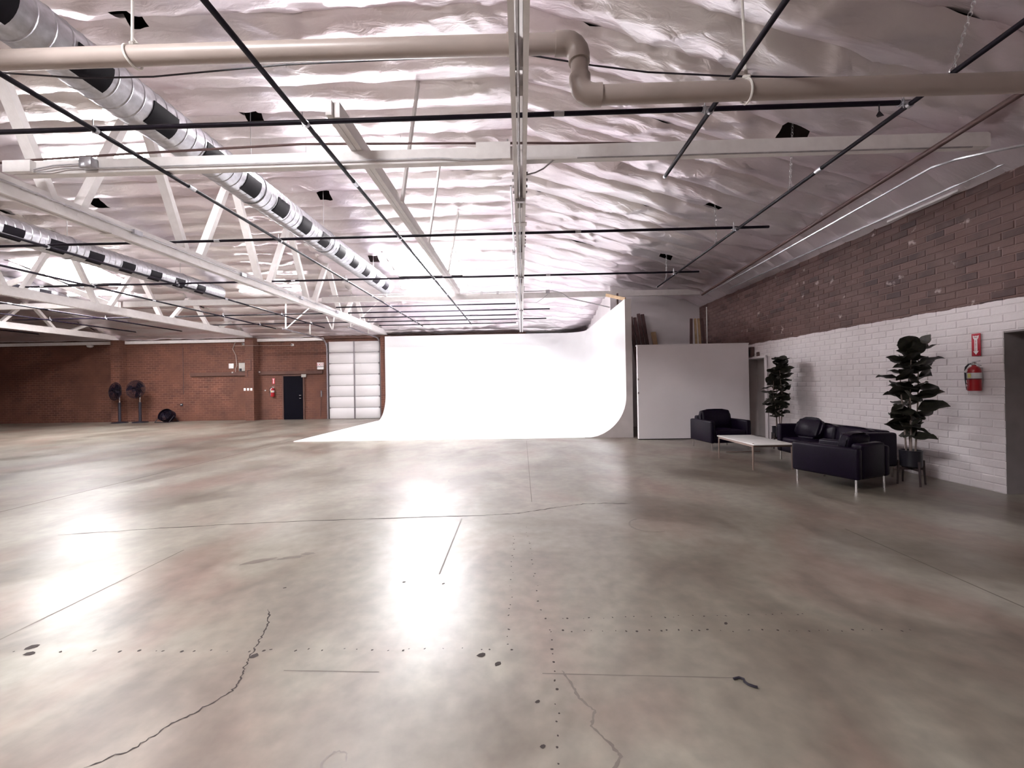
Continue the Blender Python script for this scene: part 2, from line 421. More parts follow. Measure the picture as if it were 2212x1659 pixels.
def disc(mb, x, y, r, e=1., rot=0., z=.0014, n=7):
    vs = []
    for k in range(n):
        t = 2*math.pi*k/n; q = r*random.uniform(.75, 1.2); u, v = q*math.cos(t), q*e*math.sin(t)
        vs.append((x+u*math.cos(rot)-v*math.sin(rot), y+u*math.sin(rot)+v*math.cos(rot), z))
    mb.add(vs, [tuple(range(n))])
hb = MB()
def holes(a, b, n, r, j=.02):
    for k in range(n):
        t = (k+random.uniform(-.35, .35))/max(1, n-1)
        disc(hb, a[0]+(b[0]-a[0])*t+random.uniform(-j, j)*.5, a[1]+(b[1]-a[1])*t+random.uniform(-j, j)*.5, r*random.uniform(.35, 1.0), random.uniform(.5, 1), random.uniform(0, 3))
holes((-2.25, 2.2), (-.1, 2.22), 26, .011); holes((-.1, 2.25), (-.1, 3.9), 20, .009); holes((.12, 1.42), (.15, 2.35), 16, .011)
holes((.1, 2.6), (.02, 4.2), 16, .009); holes((.13, 2.5), (1.75, 2.55), 24, .008); holes((.15, 2.38), (2.2, 2.38), 34, .009); holes((-6.0, 2.2), (-2.4, 2.2), 18, .012)
for x, y, r in ((-1.48,2.16,.026),(-.24,2.17,.028),(-2.82,2.24,.032),(-2.76,2.18,.03),(-.15,2.1,.02),(.05,1.85,.014),(.06,1.62,.014),(-.9,2.98,.014),(-1.75,2.9,.012),(-.6,2.95,.012),(1.2,2.45,.014)):
    disc(hb, x, y, r, .7, random.random())
tag(hb.build('anchor_holes', 'hole', fl), kind='stuff')
def arcpts(c, r, a0, a1, n=14): return [(c[0]+r*math.cos(R(a0+(a1-a0)*k/n)), c[1]+r*math.sin(R(a0+(a1-a0)*k/n))) for k in range(n+1)]
for c, r, a0, a1, ww in (((1.28, 4.15), .2, 60, 300, .03), ((-.9, 6.2), .25, 20, 330, .02), ((-.75, 1.55), .045, 0, 330, .012)):
    ribbon(arcpts(c, r, a0, a1), ww, .0009, .003, True, 2).build('scuff_mark', 'scuff', fl)
sb = MB()
for x, y, r, e, a in ((-2.25, 3.35, .13, .3, .5), (-2.0, 3.42, .1, .3, .3), (-1.9, 3.5, .06, .5, 0)): disc(sb, x, y, r, e, a, .0011, 14)
sb.build('stain', 'scuff', fl)

# ---- plain walls
def wallbox(name, lo, hi, m, label): return struct(name, MB().box(lo, hi), m, label)
wallbox('wall_left', (XL-.3, YB-.3, 0), (XL, YF+.3, 6.9), 'brick_y', 'dark brick wall at the far left end')
wallbox('wall_back', (XL, YB-.3, 0), (XR+.42, YB, 6.9), 'brick_x', 'brick wall behind the viewer')
wf = wallbox('wall_far', (XL, YF, 0), (XR+.42, YF+.3, 4.6), 'brick_x', 'red-brown brick wall at the far end')
for k, x in enumerate(TX):
    pl = MB().box((x-.2, YF-.38, 0), (x+.2, YF, 3.88)).build('pilaster', 'brick_x', wf)
    for s_ in (-1, 1): MB().box((x+s_*.2-.002, YF-.378, 0), (x+s_*.2+.002, YF, 3.878)).build('pilaster_side', 'brick_y', pl)
tr1 = struct('trim_1', MB().box((XL, YF-.09, 3.72), (-9.35, YF, 3.86)), 'white_wood', 'white timber plate along the top of the far brick wall')
struct('trim_2', MB().box((-9.3, YF-.12, 3.80), (XR, YF, 3.95)), 'ledge', 'dark timber plate above the overhead door')

# ---- right wall with real bricks
OPA = (3.85, 5.15, 2.02); OPB = (10.02, 10.95, 2.03)       # y0, y1, height of the two openings
wr = MB(); FX = XR+.006
for y0, y1 in ((YB, OPA[0]), (OPA[1], OPB[0]), (OPB[1], YF)): wr.box((FX, y0, 0), (FX+.42, y1, 4.5))
for o in (OPA, OPB): wr.box((FX, o[0], o[2]), (FX+.42, o[1], 4.5))
wall_right = struct('wall_right', wr, 'rwall_mortar', 'brick wall, painted white below and bare above')
BL, BH, MJ = .267, .1015, .008
mb = MB(); hx, hy, hz = .007, (BL-MJ)/2, (BH-MJ)/2; q = .008
mb.add([(0,-hy,-hz),(0,hy,-hz),(0,hy,hz),(0,-hy,hz),(-hx,-hy+q,-hz+q),(-hx,hy-q,-hz+q),(-hx,hy-q,hz-q),(-hx,-hy+q,hz-q)],
       [(4,7,6,5),(0,4,5,1),(1,5,6,2),(2,6,7,3),(3,7,4,0)])
brick_me = mb.mesh('brick'); brick_me.materials.append(M['rwall_brick'])
half = MB(); hy2 = (BL/2-MJ)/2
half.add([(0,-hy2,-hz),(0,hy2,-hz),(0,hy2,hz),(0,-hy2,hz),(-hx,-hy2+q,-hz+q),(-hx,hy2-q,-hz+q),(-hx,hy2-q,hz-q),(-hx,-hy2+q,hz-q)],
         [(4,7,6,5),(0,4,5,1),(1,5,6,2),(2,6,7,3),(3,7,4,0)])
half_me = half.mesh('half_brick'); half_me.materials.append(M['rwall_brick'])
cands = []
for c in range(39):
    z = (c+.5)*BH; off = (c % 2)*BL/2
    for k in range(-2, 60):
        y = 3.0+off+k*BL
        if y > 13.75: break
        kind = 0
        for o in (OPA, OPB):
            if z-BH/2 < o[2]-.03 and y+BL/2 > o[0]+.02 and y-BL/2 < o[1]-.02:
                kind = None
                if y-BL/2 < o[1] < y+BL/2 and y+BL/4-.0 > o[1]-.05: kind = 1
        if kind is None: continue
        yy = y+BL/4 if kind == 1 else y
        d = Vector((XR, yy, z))-Vector(EYE); cc = MC.transposed() @ d
        u = 1106+FPX*cc.x/-cc.z; v = 829.5-FPX*cc.y/-cc.z
        vis = -40 < u < 2230 and -20 < v < 1680
        if z < 2.35 and yy > 10.3: vis = False
        cands.append((yy if vis else yy+100, yy, z, kind))
cands.sort()
stuff = MB()
for i, (s_, y, z, kind) in enumerate(cands):
    dx = random.uniform(-.0025, .002); loc = (FX+.0005+dx, y+random.uniform(-.003, .003), z+random.uniform(-.002, .002))
    if i < 298:
        link('brick', half_me if kind else brick_me, None, wall_right, loc)
    else:
        src = half if kind else mb
        stuff.add([(p[0]+loc[0], p[1]+loc[1], p[2]+loc[2]) for p in src.v], src.f)
tag(stuff.build('bricks', 'rwall_brick', wall_right), kind='stuff')
# openings in the right wall
d3 = struct('door_3', MB().box((XR+.34, OPA[0], 0), (XR+.40, OPA[1], OPA[2])), 'door_grey', 'grey door set back in the deep doorway at right')
MB().box((XR+.01, OPA[1]-.012, 0), (XR+.34, OPA[1]-.0005, OPA[2])).build('door_jamb', 'door_grey', d3)
MB().box((XR+.01, OPA[0]+.0005, 0), (XR+.34, OPA[0]+.012, OPA[2])).build('door_jamb', 'door_grey', d3)
MB().box((XR+.01, OPA[0]+.012, OPA[2]-.02), (XR+.34, OPA[1]-.012, OPA[2]-.0005)).build('door_head', 'door_grey', d3)
d4 = struct('door_4', MB().box((XR+.34, OPB[0], 0), (XR+.39, OPB[1], OPB[2])), 'grey_panel', 'grey door in the white wall behind the potted plant')
MB().box((XR+.01, OPB[1]-.012, 0), (XR+.34, OPB[1]-.0005, OPB[2])).build('door_jamb', 'grey_panel', d4)
MB().box((XR-.03, OPB[0]-.1, 0), (XR-.016, OPB[0]+.0, OPB[2]+.02)).build('door_trim', 'white_paint', d4)
MB().box((XR-.06, OPB[0]-.1, OPB[2]), (XR-.016, OPB[1]+.05, OPB[2]+.05)).build('door_lintel', 'white_paint', d4)

# ---- storage box walls behind the low partition
NY = 13.6; NX = 3.02
def ro(x, y): return (x, y, roof(x, y)+.06)
ws = MB().poly([(NX, NY, 0), (XR, NY, 0), ro(XR, NY), ro(5.45, NY), ro(4.2, NY), ro(NX, NY)], .1, (0, 1, 0))
ys = [NY+.1+(YF-NY-.1)*k/8 for k in range(9)]
ws.poly([(NX, NY+.1, 0), (NX, YF, 0)] + [ro(NX, y) for y in ys[::-1]], .1, (1, 0, 0))
struct('wall_storage', ws, 'white_paint', 'white boxed-in storage room wall reaching up to the roof')
PY = 10.42
wp = struct('wall_partition', MB().box((2.985, PY, .02), (5.80, PY+.1, 2.42)), 'white_paint', 'low white partition wall beside the white cyclorama')
MB().box((2.97, PY-.006, 2.40), (5.81, PY+.106, 2.435)).build('cap_trim', 'white_paint', wp)
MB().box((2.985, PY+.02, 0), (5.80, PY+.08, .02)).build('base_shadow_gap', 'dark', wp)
for z in (1.55, 1.2): MB().cbox((2.99, PY-.01, z), (.03, .02, .05)).build('hinge', 'chrome', wp)

# ---- overhead door (far wall) and black door
DX0, DX1, DZ = -9.12, -6.66, 3.66
d2 = struct('door_2', MB().box((DX0, YF-.03, 0), (DX1, YF-.005, DZ)), 'track', 'white sectional overhead door on curved tracks')
pw = (DX1-DX0)/2; ph = DZ/7
for r_ in range(7):
    for c in range(2):
        me = rbox((pw-.05, .03, ph-.018), .006, 1)
        link('door_panel', me, 'panel_white', d2, (DX0+pw*(c+.5), YF-.05, ph*(r_+.5)))
MB().box((DX0+pw-.03, YF-.085, 0), (DX0+pw+.03, YF-.064, DZ)).build('centre_stile', 'track', d2)
for x, nm in ((DX0-.05, -1), (DX1+.05, 1)):
    pts = [(x, YF-.1, 0), (x, YF-.1, 3.25)] + [(x, YF-.1-.5*(1-math.cos(R(a))), 3.25+.5*math.sin(R(a))) for a in (20, 40, 60, 80, 90)] + [(x, 15.3, 3.78)]
    MB().tube(pts, .035, 6).build('track_rail', 'track', d2)
    MB().bar((x, YF-.04, 0), (x, YF-.04, 3.6), .09, .05).build('track_angle', 'track', d2)
    for yy in (15.5, 17.3): MB().bar((x, yy, 3.8), (x+.02, yy, arc(yy)-.05), .04, .04).build('track_hanger', 'white_wood', d2)
    MB().bar((x, 15.5, 3.8), (x+.9, 15.9, arc(15.9)-.05), .035, .035).build('track_brace', 'white_wood', d2)
for r_ in range(1, 7):
    for x in (DX0+.05, DX0+pw, DX1-.05): MB().cbox((x, YF-.085, ph*r_), (.05, .03, .07)).build('hinge', 'track', d2)
d1 = struct('door_1', MB().box((-11.30, YF-.05, .01), (-10.36, YF-.01, 2.06)), 'door_black', 'solid black fire door in the far brick wall')
for lo, hi in (((-11.36, YF-.07, 0), (-11.30, YF-.01, 2.10)), ((-10.36, YF-.07, 0), (-10.30, YF-.01, 2.10)), ((-11.36, YF-.07, 2.06), (-10.30, YF-.01, 2.12))):
    MB().box(lo, hi).build('door_frame', 'ledge', d1)
for z in (1.0, 1.14): MB().tube([(-10.45, YF-.05, z), (-10.45, YF-.1, z), (-10.52, YF-.11, z)], .018, 8).build('door_handle', 'chrome', d1, smooth=True)
MB().box((-10.42, YF-.09, 2.0), (-10.2, YF-.07, 2.14)).build('door_closer', 'box_grey', d1)

# ---- ceiling: dark deck with separate crinkled foil strips under it
BX = [XR, TX[0], TX[1], TX[2], TX[3], XL]
SKY = [(-4.2, -1.98, 12.1, 13.9), (-16.0, -13.75, 12.1, 13.9), (-5.4, -3.1, -1.6, .2), (-16.0, -13.75, -2.6, -.8)]
HOLES = [(3.87, 5.75, .17), (3.80, 7.9, .16), (3.84, 10.6, .15), (-4.6, 6.85, .13), (-4.6, 9.4, .14), (-4.6, 12.6, .13), (-4.95, 5.0, .13), (-10.2, 9.5, .15)]
def deckmesh():
    mb = MB(); xs = [XL-.2, -19.15, -12.7, -6.3, 0, 1.5, 3, 4.2, 5.45, XR+.3]; ysd = np.linspace(YB-.2, YF+.3, 40); vs = []
    for y in ysd:
        for x in xs: vs.append((x, y, roof(min(x, XR), y)+.17))
    nx = len(xs); fs = [(j*nx+i, j*nx+i+1, (j+1)*nx+i+1, (j+1)*nx+i) for j in range(len(ysd)-1) for i in range(nx-1)]
    return mb.add(vs, fs)
ceil = struct('ceiling', deckmesh(), 'deck', 'arched roof lined with crinkled silver-white foil insulation', smooth=True)
SP = .61
def strip(x0, x1, y0, y1, k, dxs, ny, amp):
    nx = max(8, int(abs(x1-x0)/dxs)); xs = np.linspace(x0, x1, nx+1); ts = np.linspace(0, 1, ny+1)
    Xg, Tg = np.meshgrid(xs, ts); sd = k*13.37
    Yg = y0+(y1-y0)*Tg + (.03*(Tg-.5)*2)*0 + .02*(vnoise(Xg*.8+sd, np.full_like(Xg, sd*.7))-.5)
    Zg = np.array([[roof(x, y) for x in xs] for y in (y0+(y1-y0)*ts)])
    sag = (.045+.075*vnoise(Xg*.45+sd, Xg*0+sd*1.3))*np.sin(np.pi*Tg)**.8
    msk = vnoise(Xg*.5+sd*2.1, Tg*1.2+sd)
    sh = 1.1*(vnoise(Xg*0+sd, Xg*0+sd)-.5)
    w1 = ridge(Xg*1.5+Tg*(1.3+sh)+sd, Tg*1.1+sd*.3+Xg*.2)**3
    w2 = ridge(Xg*2.6-Tg*1.9+sd*1.7, Tg*1.6+sd+Xg*.3)**4
    w3 = ridge(Xg*.55+sd*.4, Tg*2.6+sd*.9)**3
    d = sag + amp*((.065*w1*msk + .045*w2*(1-msk)) + .045*w3*np.sin(np.pi*Tg))
    seam = .016*np.clip((.12-Tg)/.12, 0, 1)
    d = d*np.clip((XR-Xg)/.7, .12, 1)
    Zg = Zg - d + seam
    Zg[0, :] += .012
    vs = np.stack([Xg, Yg, Zg], -1).reshape(-1, 3); m_ = nx+1; fs = []
    for j in range(ny):
        for i in range(nx):
            xc = .5*(xs[i]+xs[i+1]); yc = y0+(y1-y0)*.5*(ts[j]+ts[j+1])
            if any(a-.03 < xc < b+.03 and c-.03 < yc < e+.03 for a, b, c, e in SKY): continue
            if any(abs(xc-hx_)+.0*yc < hs and abs(yc-hy_) < hs for hx_, hy_, hs in HOLES): continue
            a = j*m_+i; fs.append((a, a+1, a+m_+1, a+m_))
    if not fs: return
    me = bpy.data.meshes.new('insulation_strip'); me.from_pydata([tuple(p) for p in vs], [], fs); me.update()
    me.polygons.foreach_set('use_smooth', [True]*len(me.polygons))
    me.materials.append(M['foil']); link('insulation_strip', me, None, ceil)
yst = np.arange(2.0, YF, SP); kk = 0
for b in range(5):
    x1, x0 = BX[b], BX[b+1]
    dxs = (.06, .06, .1, .14, .2)[b]; ny = (12, 12, 8, 6, 5)[b]; amp = (1.35, 1., 1., .9, .8)[b]
    for y0 in yst:
        y1 = min(y0+SP+.02, YF); kk += 1
        if b == 0 and y0 > NY+1.0:                       # behind the storage wall only a strip up to it is seen
            strip(x0, min(x1, NX+.02), y0, y1, kk, dxs, ny, amp)
        else: strip(x0, x1, y0, y1, kk, dxs, ny, amp)
    for y0 in np.arange(YB, 1.9, 3.44):                   # behind the viewer: broad sheets
        kk += 1; strip(x0, x1, y0, min(y0+3.44, 2.02), kk, .4, 8, .6)
# ---- skylights
for i, (a, b_, c, e) in enumerate(SKY):
    def up(x, y, dz): return (x, y, roof(x, y)+dz)
    pane = MB().add([up(a, c, .1), up(b_, c, .1), up(b_, e, .1), up(a, e, .1), up(a, c, .12), up(b_, c, .12), up(b_, e, .12), up(a, e, .12)],
                    [(0,3,2,1),(4,5,6,7),(0,1,5,4),(1,2,6,5),(2,3,7,6),(3,0,4,7)])
    lab = ['bright skylight above the white cyclorama', 'bright skylight in the left bays behind the crossed braces', 'skylight above and just behind the viewer', 'skylight behind the viewer at far left'][i]
    s_ = struct('window_%d' % (i+1), pane, 'pane', lab)
    for p0, p1 in (((a, c), (b_, c)), ((b_, c), (b_, e)), ((b_, e), (a, e)), ((a, e), (a, c))):
        q0, q1 = Vector(up(*p0, .03)), Vector(up(*p1, .03))
        MB().bar(q0, q1, .03, .17).build('skylight_curb', 'white_wood', s_)

# ================================================================== ROOF STRUCTURE
NODES_Y = [16.3-2.17*k for k in range(11)]
TL = ['white timber roof truss directly overhead along the picture centre', 'white timber roof truss nearest left, passing over the overhead door', 'white timber roof truss second to the left, above the two switches', 'white timber roof truss farthest left, above the pedestal fans']
for i, x in enumerate(TX):
    t = thing('roof_truss', TL[i], 'roof truss', (x, YF-.2, CH0), group='timber bowstring trusses')
    for s_ in (-1, 1):
        MB().bar((x+s_*.052, YB+.1, (CH0+CH1)/2), (x+s_*.052, YF-.06, (CH0+CH1)/2), .042, CH1-CH0).build('chord_board', 'white_wood', t)
    for ny_ in NODES_Y:
        if ny_ < -6: continue
        for s_ in (-1, 1):
            yt = ny_+s_*1.05
            if yt > YF-.3: continue
            MB().bar((x, ny_+s_*.12, CH0+.06), (x, yt, arc(yt)-.02), .085, .15, (1, 0, 0)).build('web', 'white_wood', t)
    MB().bar((x, 17.35, arc(17.35)-.02), (x, 18.75, CH0+.1), .085, .14, (1, 0, 0)).build('web', 'white_wood', t)
    tc = MB(); yy = np.linspace(YB+.2, YF-.1, 34)
    for a, b_ in zip(yy[:-1], yy[1:]): tc.bar((x, a, arc(a)+.02), (x, b_+.02, arc(b_)+.02), .12, .16)
    tc.build('top_chord', 'white_wood', t)
    if i < 2:
        for y0 in (4.9, 7.0, 10.6):
            for k in range(4):
                for s_ in (-1, 1): MB().tube([(x+s_*.07, y0+k*.16, 4.03), (x+s_*.097, y0+k*.16, 4.03)], .017, 6).build('bolt', 'galv_dull', t)
        MB().box((x-.095, 6.0, CH0-.012), (x+.095, 6.12, CH0-.001)).build('chord_plate', 'white_wood', t)
    for ny_ in (7.62, 11.96): MB().box((x-.03, ny_-.2, CH0+.02), (x+.03, ny_+.2, CH1-.02)).build('chord_block', 'white_wood', t)

def tie(x0, x1, y, label, end=None):
    t = thing('tie_beam', label, 'beam', (x0, y, 4.14), group='tie beams between the trusses')
    MB().box((x0, y-.045, 4.15), (x1, y+.045, 4.32)).build('beam', 'white_wood', t)
    return t
t = tie(TX[1]+.08, TX[0]-.08, 4.87, 'near white tie beam left of the centre truss, carrying a grey junction box')
MB().box((-6.3, 4.76, 4.16), (-5.95, 4.825, 4.30)).build('blocking', 'white_wood', t)
MB().box((-.5, 4.79, 4.16), (-.09, 4.825, 4.36)).build('blocking', 'white_wood', t)
MB().tube([(-5.2, 4.80, 4.19), (-.95, 4.80, 4.19), (-.75, 4.80, 4.17), (-.45, 4.80, 4.155), (-.2, 4.80, 4.16), (-.12, 4.82, 4.26), (-.12, 4.82, 4.4)], .009, 6).build('conduit', 'galv_dull', t)
MB().tube([(-5.95, 4.80, 4.2), (-5.7, 4.80, 4.24), (-5.4, 4.80, 4.25), (-5.3, 4.80, 4.25)], .009, 6).build('conduit', 'galv_dull', t)
MB().tube([(-5.95, 4.80, 4.17), (-5.75, 4.79, 4.165), (-5.55, 4.80, 4.2), (-5.3, 4.80, 4.2)], .009, 6).build('conduit', 'galv_dull', t)
link('junction_box', rbox((.16, .09, .13), .008, 1), 'galv', t, (-5.24+6.24, -.09, .1))
t = tie(TX[0]+.08, 5.52, 4.87, 'near white tie beam right of the centre truss, reaching the brick wall')
MB().tube([(.06, 5.0, 4.12), (.1, 4.86, 3.99), (.2, 4.8, 3.98), (.3, 4.79, 4.02), (.42, 4.79, 4.12), (.55, 4.80, 4.142), (5.3, 4.82, 4.142)], .010, 6).build('conduit', 'galv_dull', t)
MB().box((.09, 4.76, 4.115), (.7, 4.83, 4.149)).build('blocking', 'white_wood', t)
t = tie(TX[1]+.08, TX[0]-.08, 12.55, 'far white tie beam between centre truss and first left truss')
MB().tube([(-6.0, 12.48, 4.35), (-.1, 12.48, 4.35)], .014, 6).build('conduit', 'galv_dull', t)
for xx in (-4.2, -1.2, -.7): MB().cbox((xx, 12.47, 4.33), (.07, .05, .09)).build('conduit_box', 'galv_dull', t)
t = tie(TX[0]+.08, 5.52, 12.55, 'far white tie beam crossing above the cyclorama wing wall')
MB().tube([(.1, 12.47, 4.35), (1.0, 12.47, 4.35), (1.25, 12.45, 4.28), (1.5, 12.42, 4.1), (2.72, 12.35, 3.78)], .018, 8).build('conduit', 'galv_dull', t)
MB().cbox((.85, 12.46, 4.33), (.12, .05, .1)).build('conduit_box', 'galv_dull', t)
MB().tube([(.1, 12.45, 4.0), (.5, 12.45, 3.99), (.7, 12.46, 4.12), (.85, 12.46, 4.25)], .007, 6).build('conduit', 'galv_dull', t)
tie(TX[2]+.08, TX[1]-.08, 12.55, 'far white tie beam between first and second left trusses')
tie(TX[3]+.08, TX[2]-.08, 12.55, 'far white tie beam between second and third left trusses')
tie(XL+.1, TX[3]-.08, 12.55, 'far white tie beam running to the left end wall')
lb = thing('ceiling_beam', 'white double timber laid lengthwise over the tie beams under the skylight', 'beam', (-1.95, 4.2, 4.32))
for s_ in (-1, 1): MB().box((-1.95+s_*.035-.032, 4.2+s_*.02, 4.325), (-1.95+s_*.035+.032, 12.6, 4.49)).build('beam_board', 'white_wood', lb)
for i, (y, yl) in enumerate(((6.3, 'nearest'), (8.1, 'middle'), (10.3, 'farthest'))):
    o = MB().bar((-1.84, y, 4.36), (-1.55, y, arc(y)-.03), .035, .085, (0, 1, 0)).build('hanger_board', 'white_wood')
    tag(o, yl+' thin white hanger board rising from the lengthwise beam to the roof', 'board', 'hanger boards')
for (xa, xb, y, za, zb, lab) in ((TX[2]-.05, -16.1, 12.3, 4.15, 5.52, 'white cross brace rising to the left between the left trusses'), (TX[3]+.05, -14.0, 12.42, 4.05, 5.66, 'white cross brace rising to the right between the left trusses')):
    tag(MB().bar((xa, y, za), (xb, y, zb), .05, .16, (0, 0, 1)).build('cross_brace', 'white_wood'), lab, 'brace', 'sway braces')
for sx, yy, lab in ((-13.6, 17.0, 'thin white strut pair under the roof left of the overhead door'),):
    t = thing('roof_strut', lab, 'strut', (-8.0, 16.9, 4.0))
    MB().bar((-8.0, 16.9, 3.95), (-8.35, 16.9, 4.75), .04, .04).build('strut', 'white_wood', t)
    MB().bar((-8.0, 16.95, 3.95), (-7.9, 16.95, 4.75), .04, .04).build('strut', 'white_wood', t)

# ================================================================== PIPE GRID
ZX, ZY, PR = 4.17, 4.122, .0235
def ring(mb, p, ax, r=.033, l=.03):
    p = Vector(p); a = Vector(ax).normalized()*l/2; mb.tube([p-a, p+a], r, 10)
YP = [(-2.13, 2.0, 17.3), (-4.31, 2.0, 17.6), (1.90, 2.0, 5.25), (3.82, 2.0, 11.3), (-8.63, 2.0, 17.5), (-10.8, 2.0, 17.5), (-15.2, 2.0, 17.7), (-17.3, 2.0, 17.7), (-21.8, 2.0, 17.7)]
YL = ['black grid pipe running away just left of the lengthwise white beam', 'black grid pipe running away below the nearest silver duct', 'short black grid pipe running away just right of the centre truss', 'black grid pipe running away at right, hung on chains', 'black grid pipe running away just left of the first left truss', 'black grid pipe running away under the second silver duct', 'black grid pipe running away just left of the second left truss', 'black grid pipe running away right of the third left truss', 'black grid pipe running away at the far left edge']
XP = [(4.05, -6.9, 3.87), (7.2, -19.0, 4.4), (10.0, -24.5, 4.4), (13.4, -6.2, -.16), (14.45, -18.8, 1.05), (15.5, -6.2, -.18), (16.5, -13.0, 1.05), (17.5, -6.2, -.2)]
XLb = ['nearest black crosswise grid pipe, over the near tie beam', 'second nearest black crosswise grid pipe, in front of the skylight', 'third black crosswise grid pipe, just beyond the skylight', 'first of five close-set crosswise pipes above the cyclorama', 'second of five close-set crosswise pipes, sticking out right of the truss', 'third of five close-set crosswise pipes above the cyclorama', 'fourth of five close-set crosswise pipes, sticking out right of the truss', 'last of five close-set crosswise pipes nearest the cyclorama wall']
for i, (x, a, b_) in enumerate(YP):
    t = thing('grid_pipe', YL[i], 'pipe', (x, b_, ZY), group='black lighting grid pipes running away')
    MB().tube([(x, a, ZY), (x, b_, ZY)], PR, 10).build('pipe', 'black_pipe', t, smooth=True)
    for yc in (5.2, 11.6):
        if yc < b_-.4: MB().tube([(x, yc-.05, ZY), (x, yc+.05, ZY)], .030, 10).build('coupling', 'galv', t, smooth=True)
    MB().tube([(x, b_-.02, ZY), (x, b_+.012, ZY)], .026, 10).build('end_collar', 'galv', t)
for i, (y, a, b_) in enumerate(XP):
    t = thing('grid_pipe', XLb[i], 'pipe', (b_, y, ZX), group='black lighting grid pipes running across')
    MB().tube([(a, y, ZX), (b_, y, ZX)], PR, 10).build('pipe', 'black_pipe', t, smooth=True)
    for xc in ((.42, -5.9) if i == 0 else (1.05, -5.5, -11.9) if i == 1 else (.7, -5.7, -12.2) if i == 2 else ()):
        if a < xc < b_: MB().tube([(xc-.05, y, ZX), (xc+.05, y, ZX)], .030, 10).build('coupling', 'galv', t, smooth=True)
    for (x, ya, yb) in YP:
        if a-.05 < x < b_+.1 and ya < y < yb+.05:
            cm = MB(); ring(cm, (x-.045, y, ZX), (1, 0, 0)); ring(cm, (x, y-.045, ZY), (0, 1, 0))
            cm.cbox((x-.02, y-.02, (ZX+ZY)/2), (.05, .05, .03)); cm.tube([(x-.045, y-.03, ZX-.07), (x-.045, y-.03, ZX+.085)], .006, 6)
            cm.build('clamp', 'galv', t)
# wing-nut hook dangling at the near right corner and hook near the truss
o = thing('hanging_hook', 'small black hook dangling from the nearest crosswise pipe at right', 'hook', (3.55, 4.05, 4.0))
MB().tube([(3.55, 4.03, 4.145), (3.55, 4.03, 4.08)], .006, 6).build('strap', 'black_plastic', o)
MB().add([(3.55, 4.03, 4.09), (3.51, 4.02, 4.03), (3.59, 4.02, 4.03), (3.55, 4.05, 4.03)], [(0,1,2),(0,2,3),(0,3,1),(1,3,2)]).build('hook', 'black_plastic', o)

# chains
def chain(p0, p1, label, group='steel chains holding the right grid pipe'):
    p0, p1 = Vector(p0), Vector(p1); L_ = (p0-p1).length; n = max(6, int(L_/.042)); mb = MB(); d = (p1-p0).normalized()
    zr = d.to_track_quat('Y', 'Z').to_matrix()
    for k in range(n):
        c = p0+(p1-p0)*((k+.5)/n); m_ = zr @ Matrix.Rotation(R(90*(k % 2)), 3, 'Y')
        mb.torus(c, .5*L_/n*1.15, .0045, m_, 10, 5, .55)
    t = thing('hanging_chain', label, 'chain', tuple(p1), group=group)
    mb.build('links', 'chain', t)
    MB().torus(p1-Vector((0, 0, .02)), .03, .006, Matrix.Rotation(R(90), 3, 'X'), 12, 5).build('shackle', 'chain', t)
chain((3.87, 5.75, roof(3.87, 5.75)+.1), (3.82, 5.75, ZY+.05), 'steel chain hanging from the largest square cut-out to the right pipe')
chain((3.80, 7.9, roof(3.8, 7.9)+.1), (3.82, 7.9, ZY+.05), 'steel chain hanging from the middle square cut-out to the right pipe')
chain((3.84, 10.6, roof(3.84, 10.6)+.1), (3.82, 10.6, ZY+.05), 'steel chain hanging from the farthest square cut-out to the right pipe')
chain((4.02, 3.55, roof(4.0, 3.55)), (3.83, 3.62, ZY+.04), 'steel chain at the upper right corner holding the right pipe')

# ================================================================== OTHER PIPES
DR = .078
t = thing('drain_pipe', 'thick beige drain pipe crossing overhead with a stepped elbow', 'pipe', (.5, 3.5, 3.9))
def elbow(c, a0, rad=.13):      # quarter bend in the XZ plane
    return [(c[0]+rad*math.cos(R(a)), 3.5, c[1]+rad*math.sin(R(a))) for a in a0]
MB().tube([(-6.15, 3.5, 4.455), (-4.6, 3.5, 4.445), (-2.1, 3.5, 4.435), (.36, 3.5, 4.41)], DR, 20).build('pipe_run', 'pvc', t, smooth=True)
MB().tube([(.34, 3.5, 4.41), (.42, 3.5, 4.41)] + elbow((.43, 4.295), (90, 67, 45, 22, 0), .115) + [(.545, 3.5, 4.24)], DR+.014, 20).build('elbow', 'pvc', t, smooth=True)
MB().tube([(.545, 3.5, 4.27), (.548, 3.5, 4.1)], DR-.004, 20).build('drop_pipe', 'pvc', t, smooth=True)
MB().tube([(.548, 3.5, 4.12)] + elbow((.663, 4.065), (180, 202, 225, 247, 270), .115) + [(.73, 3.5, 3.95)], DR+.014, 20).build('elbow', 'pvc', t, smooth=True)
MB().tube([(.70, 3.5, 3.95), (1.95, 3.5, 3.95), (5.7, 3.5, 3.93)], DR, 20).build('pipe_run', 'pvc', t, smooth=True)
for x, z, l in ((-.03, 4.42, .05),): MB().tube([(x-l, 3.5, z), (x+l, 3.5, z)], DR+.008, 20).build('coupling', 'pvc', t, smooth=True)
